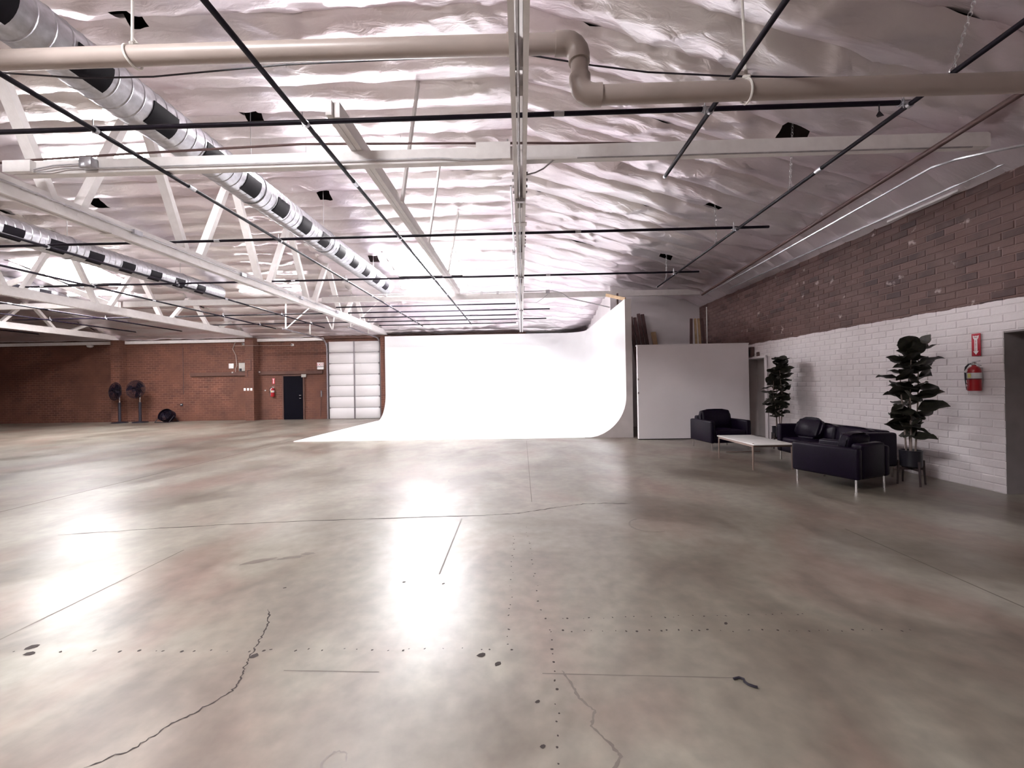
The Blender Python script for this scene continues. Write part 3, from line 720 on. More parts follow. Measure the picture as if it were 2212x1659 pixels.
for x, z, lab in ((-3.42, 4.44, 'white rope tied round the drain pipe at upper left'), (1.97, 3.95, 'white rope tied round the drain pipe right of the elbow')):
    o = thing('hanging_rope', lab, 'rope', (x, 3.5, z), group='ropes holding the drain pipe')
    MB().torus((x, 3.5, z-.01), DR+.012, .010, Matrix.Rotation(R(80), 3, 'Y'), 22, 6, 1.0).build('loop', 'rope', o, smooth=True)
    MB().tube([(x+.02, 3.47, z+DR+.02), (x-.02, 3.5, z+DR+.04), (x+.02, 3.53, z+DR+.06), (x, 3.5, z+DR+.09)], .013, 8).build('knot', 'rope', o, smooth=True)
    MB().tube([(x, 3.5, z+DR+.05), (x-.02, 3.55, roof(x, 3.5)+.05)], .011, 8).build('rope_line', 'rope', o, smooth=True)
cab = [(-7.0, 3.72, 4.55), (-4.9, 3.7, 4.5), (-4.1, 3.7, 4.42), (-3.42, 3.7, 4.41), (-2.7, 3.7, 4.45), (-2.14, 3.7, 4.48), (-1.0, 3.7, 4.49), (-.06, 3.7, 4.51), (.15, 3.7, 4.48), (.7, 3.7, 4.37), (1.2, 3.7, 4.29), (1.9, 3.7, 4.23), (2.86, 3.7, 4.18), (3.8, 3.7, 4.13), (4.53, 3.7, 4.10), (5.6, 3.7, 4.08)]
tag(MB().tube(cab, .008, 6).build('sagging_cable', 'cable', smooth=True), 'thin black cable sagging along the beige drain pipe', 'cable')
tag(MB().tube([(-7.5, 4.98, 4.34), (-6.3, 4.98, 4.42), (-5.1, 4.98, 4.46), (-2.7, 4.98, 4.52), (-.05, 4.98, 4.45), (1.5, 4.98, 4.40), (4.9, 4.98, 4.36)], .014, 8).build('gas_pipe', 'brown_pipe', smooth=True), 'thin brown pipe running just above the near tie beams', 'pipe')
tag(MB().tube([(4.45, 2.0, 4.05), (5.36, 12.0, 4.03)], .030, 10).build('sprinkler_pipe', 'brown_pipe', smooth=True), 'dark brown sprinkler pipe beside the right brick wall', 'pipe')
tag(MB().tube([(5.9, 4.3, 4.02), (5.6, 4.6, 4.02), (5.42, 4.75, 4.04), (5.25, 4.95, 4.07), (5.16, 5.15, 4.08), (5.52, 12.2, 4.06)], .016, 6).build('wall_conduit', 'galv', smooth=True), 'shiny thin conduit with a bend near the upper right corner', 'conduit')
tag(MB().tube([(5.93, 3.6, 4.05), (5.78, 11.2, 4.02)], .016, 6).build('wall_conduit', 'galv', smooth=True), 'shiny thin conduit running right above the brick wall', 'conduit')
tag(MB().bar((XR-.05, 5.55, 3.975), (XR-.05, 6.6, 3.975), .05, .03).build('metal_strip', 'sign_white'), 'short white metal strip at the top of the brick wall', 'strip')
t = thing('truss_conduit', 'pair of grey conduits strapped under the centre truss', 'conduit', (TX[0], 6, CH0-.02))
MB().tube([(TX[0]-.008, 2.2, CH0-.006), (TX[0]-.008, 18.5, CH0-.006)], .012, 6).build('conduit', 'galv_dull', t)
MB().tube([(TX[0]-.115, 5.0, CH0+.05), (TX[0]-.115, 18.0, CH0+.05)], .012, 6).build('conduit', 'galv', t)
for y in (5.25, 9.0, 13.0): MB().cbox((TX[0], y, CH0-.025), (.12, .05, .04)).build('conduit_box', 'galv_dull', t)
for y in (7.5, 9.2, 11.0): MB().cbox((TX[0]-.125, y, CH0+.05), (.05, .12, .06)).build('conduit_box', 'galv_dull', t)
t = thing('truss_conduit', 'grey conduit with fittings along the first left truss', 'conduit', (TX[1], 8, CH0+.1))
MB().tube([(TX[1]+.09, 3.0, 4.03), (TX[1]+.09, 13.5, 4.03)], .014, 6).build('conduit', 'galv_dull', t)
for y in (6.4, 8.9, 11.3, 13.5): MB().cbox((TX[1]+.1, y, 4.03), (.06, .14, .07)).build('conduit_box', 'galv', t)

# ---- ducts
def duct(x, z, y0, y1, r, label, first, step=.825):
    t = thing('spiral_duct', label, 'air duct', (x, y1, z), group='silver spiral air ducts')
    prof = []; y = y0; body = MB(); pts = []; rr = []
    while y < y1:
        pts += [(x, y, z), (x, y+.012, z), (x, y+.024, z)]; rr += [r, r+.006, r]; y += .15
    pts.append((x, y1, z)); rr.append(r)
    o = body.tube(pts, rr, 28).build('duct_body', 'galv', t); smooth_mesh(o.data, 15)
    MB().torus((x, y1, z), r, .012, Matrix.Rotation(R(90), 3, 'X'), 28, 6).build('end_ring', 'galv', t, smooth=True)
    y = first
    while y < y1-.25:
        mb = MB(); vs = []; a0, a1, n = -62, 3, 6; hl = .175
        for k in range(n+1):
            a = R(a0+(a1-a0)*k/n)
            for yy in (y-hl, y+hl): vs.append((x+(r+.010)*math.cos(a), yy, z+(r+.010)*math.sin(a)))
            for yy in (y-hl, y+hl): vs.append((x+(r-.02)*math.cos(a), yy, z+(r-.02)*math.sin(a)))
        fs = []
        for k in range(n):
            a = 4*k; fs += [(a, a+1, a+5, a+4), (a+2, a+6, a+7, a+3), (a, a+4, a+6, a+2), (a+1, a+3, a+7, a+5)]
        fs += [(0, 2, 3, 1), (4*n, 4*n+1, 4*n+3, 4*n+2)]
        g = mb.add(vs, fs).build('air_outlet', 'outlet_dark', t, smooth=True)
        y += step
    for y in (6.85, 9.4, 12.6):
        if y0 < y < y1:
            MB().tube([(x, y, z+r-.01), (x, y, arc(y)+.03)], .006, 6).build('hanger_wire', 'galv_dull', t)
            MB().torus((x, y, z), r+.008, .010, Matrix.Rotation(R(90), 3, 'X'), 28, 5).build('hanger_band', 'galv', t, smooth=True)
duct(-4.62, 4.93, 2.2, 13.75, .26, 'nearest silver spiral duct with dark square outlets, upper left', 3.25)
duct(-10.85, 4.93, 2.2, 14.2, .26, 'second silver spiral duct, seen through the first left truss', 3.25)
duct(-17.2, 5.12, 2.2, 14.7, .26, 'farthest silver spiral duct, near the left skylight', 3.25)

# ---- fluorescent strip lights
SL = [(-3.1, 14.5, 'fluorescent strip light just beyond the skylight over the cyclorama'), (-9.05, 14.5, 'fluorescent strip light left of the nearest duct end'), (-15.5, 14.5, 'fluorescent strip light under the left skylight'),
      (-3.1, 7.5, 'fluorescent strip light hidden above the near tie beam, centre bay'), (-8.1, 7.5, 'fluorescent strip light behind the near tie beam at upper left'), (-15.5, 7.5, 'fluorescent strip light in the far left bay, nearer row')]
for x, y, lab in SL:
    z = {7.5: 5.95 if x < -4 else 5.74}.get(y, arc(y)-.17)
    t = thing('strip_light', lab, 'strip light', (x, y, z), group='eight-foot fluorescent strip lights')
    MB().cbox((x, y, z+.05), (2.42, .11, .05)).build('housing', 'plastic_white', t)
    for s_ in (-1, 1): MB().tube([(x-1.18, y+s_*.045, z), (x+1.18, y+s_*.045, z)], .022, 8).build('tube', 'tube', t, smooth=True)
    for s_ in (-1, 1): MB().cbox((x+s_*1.2, y, z), (.03, .14, .06)).build('lamp_holder', 'plastic_white', t)
    for s_ in (-1, 1): MB().tube([(x+s_*.9, y, z+.07), (x+s_*.9, y, arc(y)-.05)], .004, 5).build('suspension', 'chain', t)

# ================================================================== CYCLORAMA
CXL, CXR, CYB, CYF, CR = -6.27, 2.80, 18.4, 10.9, 1.12
cyc = thing('cyclorama', 'seamless white cyclorama infinity wall with curved coves', 'cyclorama', ((CXL+CXR)/2, (CYF+CYB)/2, 0))
path = [((CXL+(CXR-CR-CXL)*k/12, CYB), (0, -1)) for k in range(13)]
for k in range(1, 13):
    a = R(90-90*k/12); path.append(((CXR-CR+CR*math.cos(a), CYB-CR+CR*math.sin(a)), (-math.cos(a), -math.sin(a))))
path += [((CXR, CYB-CR-(CYB-CR-CYF)*k/10), (-1, 0)) for k in range(1, 11)]
prof = [(0, None)] + [(0, 3.0), (0, 2.0), (0, CR)] + [(CR-CR*math.cos(R(a)), CR-CR*math.sin(R(a))) for a in range(9, 90, 9)] + [(CR, .015)]
sh = MB(); vs = []; npf = len(prof)
for i, ((px, py), (nx_, ny_)) in enumerate(path):
    top = 3.80 if i < 13 else 3.80-.08*(i-12)/22
    for d, z in prof: vs.append((px+nx_*d, py+ny_*d, top if z is None else max(z, .015)))
fs = [(i*npf+j, i*npf+j+1, (i+1)*npf+j+1, (i+1)*npf+j) for i in range(len(path)-1) for j in range(npf-1)]
sh.add(vs, fs)
sh.add([(CXL, CYF, .015), (CXR-CR, CYF, .015), (CXR-CR, CYB-CR, .015), (CXL, CYB-CR, .015)], [(0, 1, 2, 3)])
o = sh.build('cove_shell', 'cyc_white', cyc, smooth=False); smooth_mesh(o.data, 60)
cv = [(CR-CR*math.cos(R(a)), CR-CR*math.sin(R(a))) for a in range(0, 91, 6)]
ep = [(CXR, CYF, 3.72)] + [(CXR-d, CYF, max(z, .012)) for d, z in cv] + [(CXR-CR, CYF, .0), (CXR+.17, CYF, 0), (CXR+.17, CYF, 3.72)]
MB().poly(ep, .03, (0, -1, 0)).build('end_panel', 'grey_panel', cyc)
ep = [(CXL, CYB, 3.80)] + [(CXL, CYB-d, max(z, .012)) for d, z in cv] + [(CXL, CYB-CR, 0), (CXL, CYB+.08, 0), (CXL, CYB+.08, 3.80)]
MB().poly(ep, .02, (-1, 0, 0)).build('end_panel', 'ledge', cyc)
MB().box((CXR+.15, CYF, 0), (CXR+.17, NY, 3.70)).build('wing_back', 'white_paint', cyc)
MB().box((CXR+.002, CYF, 3.66), (CXR+.15, CYB-CR, 3.70)).build('wing_top', 'white_paint', cyc)
MB().box((CXL, CYB+.04, 3.74), (CXR-CR, CYB+.1, 3.79)).build('back_top', 'ledge', cyc)
MB().add([(CXL-.012, CYF-.012, .003), (CXR-CR, CYF-.012, .003), (CXR-CR, CYF, .015), (CXL, CYF, .015)], [(0, 1, 2, 3)]).build('floor_edge', 'cyc_white', cyc)
MB().add([(CXL-.012, CYF-.012, .003), (CXL, CYF, .015), (CXL, CYB-CR, .015), (CXL-.012, CYB-CR, .003)], [(0, 1, 2, 3)]).build('floor_edge', 'cyc_white', cyc)
tag(MB().bar((2.55, 12.0, 4.08), (2.9, 11.2, 3.78), .04, .09).build('wood_stud', 'lumber_pale'), 'pale wood stud slanting down onto the cyclorama wing top', 'stud')
tag(MB().bar((2.9, 12.1, 3.705), (2.9, 12.1, 4.14), .09, .04).build('wood_stud', 'lumber'), 'short upright brown stud between wing top and tie beam', 'stud')

# lumber in the storage nook
LB = [(3.80, 3.66, 3.66, .12, 'lumber', 'first dark board leaning in the nook, nearest the wing back'), (3.97, 3.80, 3.64, .10, 'lumber', 'second dark board leaning in the nook'), (4.12, 3.92, 3.76, .10, 'lumber', 'third dark board leaning in the nook, tallest'), (4.27, 4.05, 3.74, .11, 'lumber', 'fourth dark board leaning in the nook'), (4.52, 4.40, 3.14, .15, 'lumber_pale', 'short pale board leaning in the nook')]
for xb, xt, zt, w_, m_, lab in LB:
    tag(MB().bar((xb+.1, 12.75, .0), (xt, 13.5, zt), w_, .04, (0, -1, .3)).build('leaning_board', m_), lab, 'board', 'boards stored in the nook')
for xb, xt, m_, lab, w_ in ((4.98, 5.28, 'lumber', 'dark board leaning right in the nook corner', .08), (5.24, 5.40, 'lumber_pale', 'first pale stud standing in the nook corner', .06), (5.42, 5.50, 'lumber_pale', 'second pale stud standing in the nook corner', .06), (5.64, 5.60, 'lumber', 'dark stud standing at the brick wall in the nook', .08)):
    tag(MB().bar((xb, 12.0, 0), (xt, 12.6, 3.42), w_, .045, (0, -1, .3)).build('leaning_board', m_), lab, 'board', 'boards stored in the nook')
tag(MB().tube([(XR-.04, 13.0, 2.0), (XR-.04, 13.0, 3.85)], .015, 6).build('wall_pipe', 'white_wood'), 'thin pale upright pipe on the brick wall in the nook', 'pipe')

# ================================================================== FURNITURE
def seat(name, label, cat, loc, rz, w_, d, arm, back, cush, n_seat=1, pillow=False, leg='chrome', armw=.11):
    t = thing(name, label, cat, loc, rz); z0 = .16
    def part(nm, size, c, r=.03, puff=0., cuts=0, m_='leather', rot=None):
        o = link(nm, rbox(size, r, 3, puff, cuts), m_, t, c)
        if rot: o.rotation_euler = rot
        return o
    for s_ in (-1, 1): part('arm', (armw, d, arm-z0), (s_*(w_/2-armw/2), 0, z0+(arm-z0)/2), .035)
    part('back', (w_-2*armw+.02, .14, back-z0), (0, d/2-.07, z0+(back-z0)/2), .04)
    part('seat_base', (w_-2*armw, d-.16, .12), (0, -.06, z0+.06), .02)
    iw = (w_-2*armw)/n_seat
    for k in range(n_seat):
        cx = -(w_-2*armw)/2+iw*(k+.5)
        part('seat_cushion', (iw-.012, d-.2, .14), (cx, -.075, z0+.19), .03, .02, 3)
        part('back_cushion', (iw-.03, .16, cush-.42), (cx, d/2-.24, .40+(cush-.42)/2), .05, .03, 3, rot=(R(-9), 0, 0))
    if pillow:
        o = part('pillow', (.42, .13, .32), (-w_/2+armw+.25, d/2-.42, .60), .04, .05, 3, rot=(R(-22), 0, R(14)))
    for sx in (-1, 1):
        for sy in (-1, 1):
            MB().tube([(sx*(w_/2-.05), sy*(d/2-.05), 0), (sx*(w_/2-.05), sy*(d/2-.05), z0+.01)], .013, 8).build('leg', leg, t, world=False, smooth=True)
    return t
seat('armchair', 'dark purple-black leather armchair facing the viewer by the white partition', 'armchair', (4.34, 8.98, 0), R(8), .92, .8, .63, .70, .84)
seat('armchair', 'dark leather armchair seen from behind, nearest the viewer', 'armchair', (4.41, 5.74, 0), R(202.6), .70, .84, .57, .62, .74)
seat('sofa', 'dark purple-black leather sofa along the white brick wall', 'sofa', (5.12, 6.84, 0), R(-90), 1.58, .78, .66, .68, .70, 2, True)
t = thing('coffee_table', 'low coffee table with white top and slim bronze legs', 'coffee table', (4.06, 7.22, 0), R(1))
o = link('table_top', rbox((.66, 1.2, .022), .009, 2), 'table_top', t, (0, 0, .418))
for sx in (-1, 1):
    for sy in (-1, 1): MB().tube([(sx*.318, sy*.55, 0), (sx*.312, sy*.55, .437)], [.011, .015], 8).build('leg', 'bronze', t, world=False, smooth=True)
    MB().bar((sx*.31, -.55, .39), (sx*.31, .55, .39), .016, .03).build('side_rail', 'bronze', t, world=False)
for sy in (-1, 1): MB().bar((-.31, sy*.55, .39), (.31, sy*.55, .39), .016, .03).build('end_rail', 'bronze', t, world=False)
MB().bar((-.31, .3, .16), (.31, .3, .16), .014, .014).build('stretcher', 'bronze', t, world=False)

# ---- fiddle-leaf plants
lm = MB(); nl = 9; vs = []
for k in range(nl+1):
    u = k/nl; wd = .36*math.sin(math.pi*u**.72)**.75*(1+.35*u) if 0 < u < 1 else .004
    dz = -.22*u*u+.05*math.sin(u*9)
    for s_ in (-1, -.5, 0, .5, 1): vs.append((s_*wd, u, dz+.22*abs(s_)*wd+.012*math.sin(u*22+s_*3)))
fs = [(k*5+j, k*5+j+1, (k+1)*5+j+1, (k+1)*5+j) for k in range(nl) for j in range(4)]
leaf_me = lm.add(vs, fs).mesh('leaf', True); leaf_me.materials.append(M['leaf'])
def plant(loc, label, seed, n):
    rnd = random.Random(seed)
    t = thing('potted_fig', label, 'potted plant', loc, rnd.uniform(0, 6), group='potted fiddle-leaf figs')
    pz = .235
    link('pot', MB().lathe([(.095, pz), (.118, pz+.02), (.122, pz+.225), (.126, pz+.235), (.110, pz+.235), (.106, pz+.20), (.02, pz+.20)], 24).mesh('pot', True), 'pot', t)
    link('soil', MB().lathe([(.106, pz+.195), (.106, pz+.205), (.02, pz+.207)], 20).mesh('soil'), 'soil', t)
    for k in range(4):
        a = R(45+90*k); x, y = .145*math.cos(a), .145*math.sin(a)
        MB().tube([(x*1.12, y*1.12, 0), (x, y, .33)], [.011, .014], 8).build('stand_leg', 'stand_wood', t, world=False, smooth=True)
    for k in range(2):
        a = R(45+90*k); x, y = .145*math.cos(a), .145*math.sin(a)
        MB().bar((x, y, .215), (-x, -y, .215), .022, .03).build('stand_bar', 'stand_wood', t, world=False)
    tops = []
    for k in range(4):
        a = R(90*k+20); x, y = .045*math.cos(a), .045*math.sin(a); h = rnd.uniform(1.45, 1.9)
        pts = [(x, y, pz+.19), (x*1.3+rnd.uniform(-.02, .02), y*1.3, .8), (x*1.8+rnd.uniform(-.03, .03), y*1.8, 1.2), (x*1.5, y*1.5+rnd.uniform(-.03, .03), h)]
        MB().tube(pts, [.011, .010, .008, .005], 7).build('stem', 'stem', t, world=False, smooth=True); tops.append(pts)
    for k in range(n):
        u = k/(n-1); z = .66+1.22*u; P = tops[k % 4]
        if z > P[3][2]: P = max(tops, key=lambda p: p[3][2])
        j = 0 if z < P[1][2] else 1 if z < P[2][2] else 2
        f_ = min(1, (z-P[j][2])/max(.05, P[j+1][2]-P[j][2])); b = Vector(P[j]).lerp(Vector(P[j+1]), f_); b.z = min(z, 1.86)
        az = k*2.4+rnd.uniform(-.4, .4); up_ = R(rnd.uniform(-5, 50) + 28*max(0, u-.7)/.3)
        s_ = rnd.uniform(.23, .33)*(1.0-.12*u)*(.85 if u < .12 else 1)
        link('leaf', leaf_me, None, t, tuple(b), (up_, rnd.uniform(-.8, .8), az), (s_*rnd.uniform(.85, 1.1), s_, s_))
    return t
plant((5.34, 5.68, 0), 'tall potted fig tree on a stand beside the fire extinguisher', 5, 68)
plant((5.52, 8.82, 0), 'tall potted fig tree behind the sofa near the grey door', 9, 68)

# ================================================================== WALL ITEMS
def arrow_sign(name, label, c, normal, w_, h, txt=True):
    """red sign with a white down arrow; c centre on the wall; normal '-x' or '-y'"""
    rz = R(-90) if normal == '-x' else 0
    t = thing(name, label, 'sign', c, rz)
    link('sign_plate', rbox((w_, .006, h), .002, 1), 'sign_red', t, (0, -.003, 0))
    a, b = w_*.16, w_*.34; y = -.0075
    pts = [(-b, h*.42), (-b*.45, h*.385), (0, h*.40), (b*.45, h*.385), (b, h*.42), (b*.85, h*.30), (a, h*.235), (a, -h*.30), (b*.95, -h*.27), (0, -h*.44), (-b*.95, -h*.27), (-a, -h*.30), (-a, h*.235), (-b*.85, h*.30)]
    ar = MB().poly([(x, y, z) for x, z in pts], .001, (0, 1, 0)).build('arrow', 'sign_white', t, world=False)
    if txt:
        link('lettering', text_mesh('FIRE', w_*.24), 'sign_red', ar, (0, y-.001, h*.325), (R(90), 0, 0))
        for k, ch in enumerate('EXTINGUISHER'): link('lettering', text_mesh(ch, w_*.18), 'sign_red', ar, (0, y-.001, h*(.20-.042*k)), (R(90), 0, 0))
    return t
arrow_sign('extinguisher_sign', 'red sign with white down arrow on the white wall above the extinguisher', (XR-.0175, 5.42, 1.88), '-x', .105, .295)
arrow_sign('extinguisher_sign', 'small red arrow sign on the far brick wall left of the black door', (-11.81, YF-.001, 1.84), '-y', .13, .28)
def extinguisher(label, c, rz, s_=1.):
    t = thing('fire_extinguisher', label, 'fire extinguisher', c, rz); t.scale = (s_, s_, s_)
    r = .066
    cyl = link('cylinder', MB().lathe([(r*.93, 0), (r, .012), (r, .255), (r*.9, .285), (r*.6, .312), (.022, .322), (.022, .335)], 26).mesh('cylinder', True), 'red', t)
    link('label_band', MB().lathe([(r+.0006, .16), (r+.0012, .162), (r+.0012, .232), (r+.0006, .234)], 26).mesh('label_band', True), 'label_white', cyl)
    MB().box((-.012, -r-.004, .17), (.02, -r+.006, .225)).build('label_patch', 'label_yellow', cyl, world=False)
    link('strap_band', MB().lathe([(r+.001, .148), (r+.003, .149), (r+.003, .156), (r+.001, .157)], 26).mesh('strap_band', True), 'black_plastic', cyl)
    MB().poly([(-.055, -r*.62, .10), (-.018, -r*1.03, .10), (-.03, -r*.98, .14), (-.045, -r*.85, .14)], .002, (0, -1, 0)).build('label_patch', 'label_white', cyl, world=False)
    MB().poly([(-.052, -r*.75, .055), (-.012, -r*1.05, .065), (-.045, -r*.85, .09)], .002, (0, -1, 0)).build('label_patch', 'label_white', cyl, world=False)
    link('valve', MB().lathe([(.02, .33), (.024, .335), (.024, .365), (.012, .372)], 14).mesh('valve', True), 'chrome', t)
    MB().bar((-.02, 0, .36), (.085, -.01, .325), .018, .012).build('lever', 'galv_dull', t, world=False)
    MB().bar((-.02, 0, .375), (.075, -.01, .385), .018, .010).build('lever', 'galv_dull', t, world=False)
    MB().tube([(-.01, 0, .355), (-.05, -.01, .35), (-.078, -.02, .31), (-.086, -.02, .25), (-.082, -.02, .15), (-.074, -.015, .05), (-.072, -.01, .01)], .011, 8).build('hose', 'black_plastic', t, world=False, smooth=True)
    MB().poly([(-.062, -r*.95, .245), (-.03, -r*1.05, .235), (.0, -r*.55, .315), (-.03, -r*.5, .33)], .003, (0, -1, 0)).build('tag_card', 'label_white', t, world=False)
    MB().cbox((0, r+.005, .2), (.05, .02, .2)).build('wall_bracket', 'galv_dull', t, world=False)
    return t
extinguisher('red fire extinguisher hung on the white brick wall', (XR-.092, 5.385, 1.28), R(-90))
extinguisher('small red fire extinguisher on the far brick wall', (-11.81, YF-.09, 1.10), 0, 1.25)
t = thing('wall_speaker', 'small brown box on the white wall above the grey door', 'box', (XR-.0175, 10.55, 2.20))
link('case', rbox((.09, .2, .26), .006, 1), 'lumber', t, (-.045, 0, 0)); MB().cbox((-.094, 0, -.02), (.008, .14, .16)).build('grille', 'dark', t, world=False)
t = thing('wall_sensor', 'tiny dark sensor beside the brown box above the grey door', 'sensor', (XR-.0175, 10.25, 2.13))
link('case', rbox((.05, .07, .11), .01, 1), 'lumber', t, (-.025, 0, 0)); MB().tube([(-.05, 0, .02), (-.06, 0, .02)], .015, 8).build('lens', 'dark', t, world=False)

# far wall
t = thing('exit_sign', 'white exit sign with red letters near the overhead door', 'exit sign', (-9.52, YF-.001, 2.53))
cs = link('case', rbox((.33, .06, .2), .02, 2), 'plastic_white', t, (0, -.03, .05))
link('lettering', text_mesh('EXIT', .17), 'sign_red', cs, (0, -.0315, 0), (R(90), 0, 0))
link('lamp_box', rbox((.30, .09, .11), .015, 2), 'plastic_white', t, (.01, -.045, -.125))
t = thing('electrical_panel', 'beige electrical panel with a black switch on the far brick wall', 'electrical panel', (-13.24, YF-.001, 2.53))
link('case', rbox((.33, .12, .4), .01, 1), 'box_grey', t, (0, -.06, 0)); MB().cbox((-.07, -.13, -.13), (.1, .03, .12)).build('switch', 'black_plastic', t, world=False)
MB().cbox((0, -.122, .05), (.27, .006, .24)).build('cover', 'box_grey', t, world=False)
t = thing('access_panel', 'plain white square panel left of the electrical panel', 'panel', (-13.83, YF-.001, 2.59))
link('cover', rbox((.24, .04, .24), .01, 1), 'plastic_white', t, (0, -.02, 0)); MB().cbox((.08, -.043, 0), (.02, .008, .04)).build('latch', 'box_grey', t, world=False)
for x, z, lab in ((-13.2, 3.62, 'white security camera box high up by the second pilaster'), (-10.84, 3.54, 'white security camera box high above the black door')):
    t = thing('security_camera', lab, 'camera', (x, YF-.001, z)); link('case', rbox((.1, .1, .1), .015, 2), 'plastic_white', t, (0, -.05, 0))
    MB().tube([(0, -.1, 0), (0, -.115, 0)], .03, 10).build('lens', 'black_plastic', t, world=False)
for k, x in enumerate((-12.94, -12.78, -12.63)):
    t = thing('switch_plate', ('left', 'middle', 'right')[k]+' one of three white switch plates by the second pilaster', 'switch', (x, YF-.381, 1.46), group='white switch plates')
    link('plate', rbox((.1, .012, .12), .004, 1), 'plastic_white', t, (0, -.006, 0)); MB().cbox((0, -.016, 0), (.02, .012, .04)).build('toggle', 'plastic_white', t, world=False)
t = thing('wall_outlet', 'dark wall outlet with a white plug low on the far wall', 'outlet', (-16.28, YF-.001, .78))
link('plate', rbox((.12, .03, .12), .006, 1), 'black_plastic', t, (0, -.015, 0)); MB().cbox((0, -.04, .01), (.05, .03, .03)).build('plug', 'plastic_white', t, world=False)
for x, z, lab in ((-13.72, 2.28, 'tiny white sensor on the dark ledger below the access panel'), (-12.42, 2.28, 'tiny white sensor on the dark ledger by the second pilaster'), (-12.2, 1.4, 'tiny white sensor left of the far extinguisher')):
    t = thing('wall_sensor', lab, 'sensor', (x, YF-.08 if z > 2 else YF-.001, z)); link('case', rbox((.06, .05, .06), .012, 2), 'plastic_white', t, (0, -.025, 0))
    MB().tube([(0, -.05, 0), (0, -.058, 0)], .014, 8).build('lens', 'black_plastic', t, world=False)
tag(MB().box((-15.8, YF-.075, 2.12), (-12.95, YF, 2.30)).build('ledger_board', 'ledge'), 'dark brown ledger board left of the second pilaster', 'board')
tag(MB().box((-12.5, YF-.075, 2.15), (-9.42, YF, 2.30)).build('ledger_board', 'ledge'), 'dark brown ledger board above the black door', 'board')
tag(MB().tube([(-16.18, YF-.02, 3.5), (-16.18, YF-.02, 1.3)], .012, 6).build('wall_conduit', 'brown_pipe'), 'thin upright conduit on the brick wall between the pilasters', 'conduit')
tag(MB().tube([(-13.6, YF-.03, 3.75), (-13.75, YF-.03, 3.4), (-13.6, YF-.03, 3.1), (-13.55, YF-.03, 2.6), (-13.62, YF-.03, 2.45), (-13.62, YF-.03, 2.27), (-13.3, YF-.03, 2.27)], .016, 6).build('wall_conduit', 'pvc'), 'pale curved conduit dropping to the electrical panel', 'conduit')
tag(MB().tube([(-13.4, YF-.4, 3.52), (-12.2, YF-.4, 3.5), (-10.9, YF-.02, 3.52)], .008, 6).build('wall_cable', 'pvc'), 'thin pale cable between the two security cameras', 'cable')
tag(MB().tube([(-12.85, YF-.4, 2.85), (-12.62, YF-.4, 2.84), (-12.62, YF-.4, 2.36), (-12.8, YF-.4, 2.34), (-12.8, YF-.4, 2.05)], .014, 6).build('wall_conduit', 'brown_pipe'), 'brown conduit bent around the second pilaster', 'conduit')
tag(MB().tube([(-9.5, YF-.03, 1.35), (-9.5, YF-.03, 1.05)], .03, 8).build('door_bolt', 'galv'), 'short galvanised pipe guard left of the overhead door', 'pipe guard')
tag(MB().tube([(-9.52, YF-.03, 1.0), (-9.56, YF-.03, .1)], .012, 6).build('pull_cord', 'brown_pipe'), 'thin cord hanging below the pipe guard', 'cord')
t = thing('ceiling_lamp', 'small round white lamp at the top of the far left wall', 'lamp', (-20.6, YF-.15, 3.66))
link('dome', MB().lathe([(.02, -.08), (.09, -.06), (.12, .0), (.12, .02)], 16).mesh('dome', True), 'plastic_white', t); MB().cbox((0, .07, .0), (.08, .14, .04)).build('bracket', 'box_grey', t, world=False)

# ---- fans
def cage(t, c, tilt, rz, r, depth, m_='black_pipe'):
    mt = Matrix.Rotation(rz, 3, 'Z') @ Matrix.Rotation(R(90)+tilt, 3, 'X')     # local z -> facing
    mb = MB(); c = Vector(c)
    for z, rr in ((-depth/2, r*.55), (-depth/4, r*.9), (0, r), (depth/4, r*.9), (depth/2, r*.55), (depth*.55, r*.25), (-depth*.55, r*.25), (depth*.42, r*.75), (-depth*.42, r*.75)):
        mb.torus(c+mt @ Vector((0, 0, z)), rr, .006, mt, 26, 4)
    for k in range(32):
        a = 2*math.pi*k/32; d = Vector((math.cos(a), math.sin(a), 0))
        for s_ in (-1, 1):
            mb.tube([c+mt @ (d*r*.12+Vector((0, 0, s_*depth*.56))), c+mt @ (d*r*.55+Vector((0, 0, s_*depth*.5))), c+mt @ (d*r*.9+Vector((0, 0, s_*depth*.25))), c+mt @ (d*r)], .008, 3)
    mb.build('guard', m_, t, world=False)
    bl = MB()
    for k in range(3):
        a = 2*math.pi*k/3+.4
        for j in range(4):
            a0, a1 = a+j*.2, a+(j+1)*.2
            P = [Vector((r*.12*math.cos(a0), r*.12*math.sin(a0), -.03+.02*j)), Vector((r*.85*math.cos(a0), r*.85*math.sin(a0), -.05+.03*j)), Vector((r*.85*math.cos(a1), r*.85*math.sin(a1), -.02+.03*j)), Vector((r*.12*math.cos(a1), r*.12*math.sin(a1), -.01+.02*j))]
            bl.poly([c+mt @ p for p in P], .006, mt @ Vector((0, 0, 1)))
    bl.build('blades', 'black_pipe', t, world=False)
    mo = MB().tube([c+mt @ Vector((0, 0, -depth*.9)), c+mt @ Vector((0, 0, depth*.15))], .085, 14); mo.build('motor', 'black_plastic', t, world=False, smooth=True)
    return mt
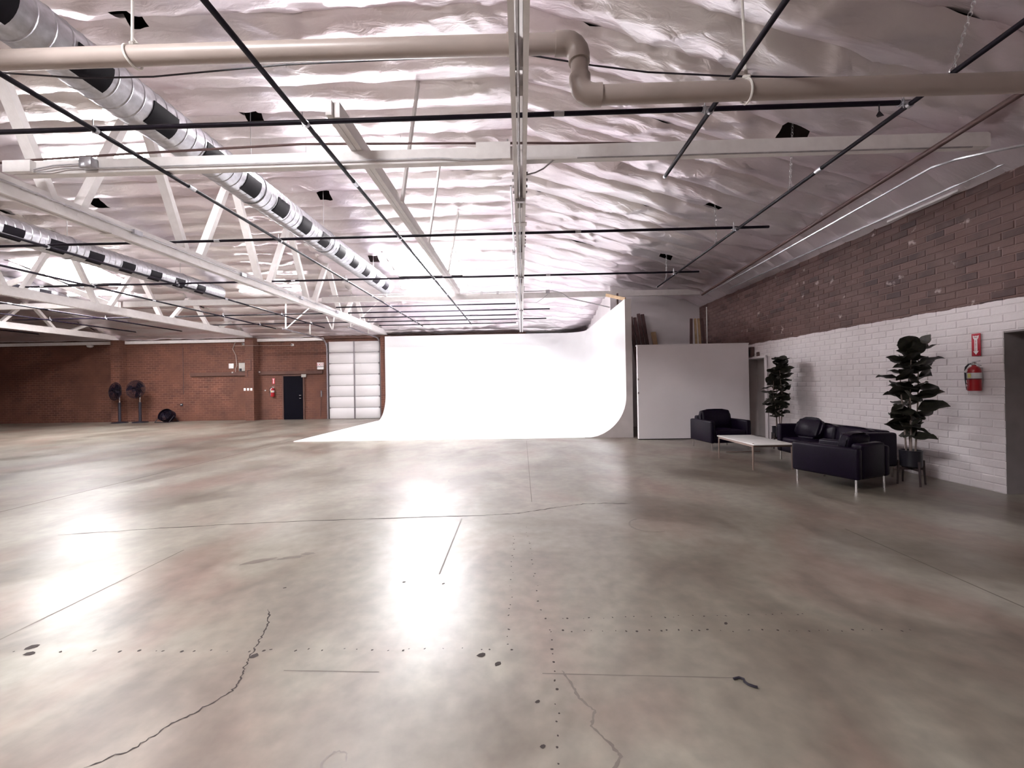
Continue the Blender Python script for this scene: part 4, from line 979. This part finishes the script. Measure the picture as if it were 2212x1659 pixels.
def ped_fan(loc, label, hz, rz):
    t = thing('pedestal_fan', label, 'fan', loc, 0, group='black pedestal fans')
    link('base', MB().lathe([(.30, 0), (.30, .03), (.26, .05), (.05, .07), (.04, .1)], 24).mesh('base', True), 'black_plastic', t)
    MB().tube([(0, 0, .06), (0, 0, .95)], .055, 12).build('lower_pole', 'black_plastic', t, world=False, smooth=True)
    MB().tube([(0, 0, .93), (0, 0, hz-.1)], .028, 10).build('upper_pole', 'chrome', t, world=False, smooth=True)
    MB().cbox((0, -.0, hz-.05), (.1, .1, .16)).build('pivot', 'black_plastic', t, world=False)
    cage(t, (0, -.2, hz+.05), R(-5), rz, .42, .2)
ped_fan((-18.62, 18.2, 0), 'black pedestal fan in front of the far left pilaster', 1.42, R(-18))
ped_fan((-17.75, 18.3, 0), 'black pedestal fan right of the other, slightly higher', 1.50, R(6))
t = thing('drum_fan', 'low glossy black drum fan standing on the floor by the brick wall', 'fan', (-16.5, 18.3, 0))
mt = Matrix.Rotation(R(62), 3, 'X')
MB().tube([Vector((0, .02, .30))+mt @ Vector((0, 0, -.14)), Vector((0, .02, .30))+mt @ Vector((0, 0, .14))], .30, 28, False).build('drum', 'black_pipe', t, world=False, smooth=True)
cage(t, (0, .02, .30), R(-28), 0, .29, .26)
for s_ in (-1, 1): MB().tube([(s_*.33, -.25, .015), (s_*.33, .02, .30), (s_*.33, .28, .015)], .016, 8).build('stand_leg', 'black_plastic', t, world=False)
MB().tube([(-.33, -.25, .016), (.33, -.25, .016)], .016, 8).build('foot_bar', 'black_plastic', t, world=False); MB().tube([(-.33, .28, .016), (.33, .28, .016)], .016, 8).build('foot_bar', 'black_plastic', t, world=False)

# ---- small strip of rubber on the floor
sq = [(1.005, 1.985, .008), (1.035, 1.993, .008), (1.052, 1.983, .008), (1.046, 1.965, .008), (1.055, 1.948, .008), (1.075, 1.935, .008), (1.088, 1.93, .008)]
tag(MB().tube(sq, .006, 6).build('rubber_strip', 'black_plastic', smooth=True), 'small black squiggle of rubber lying on the concrete floor', 'rubber strip')
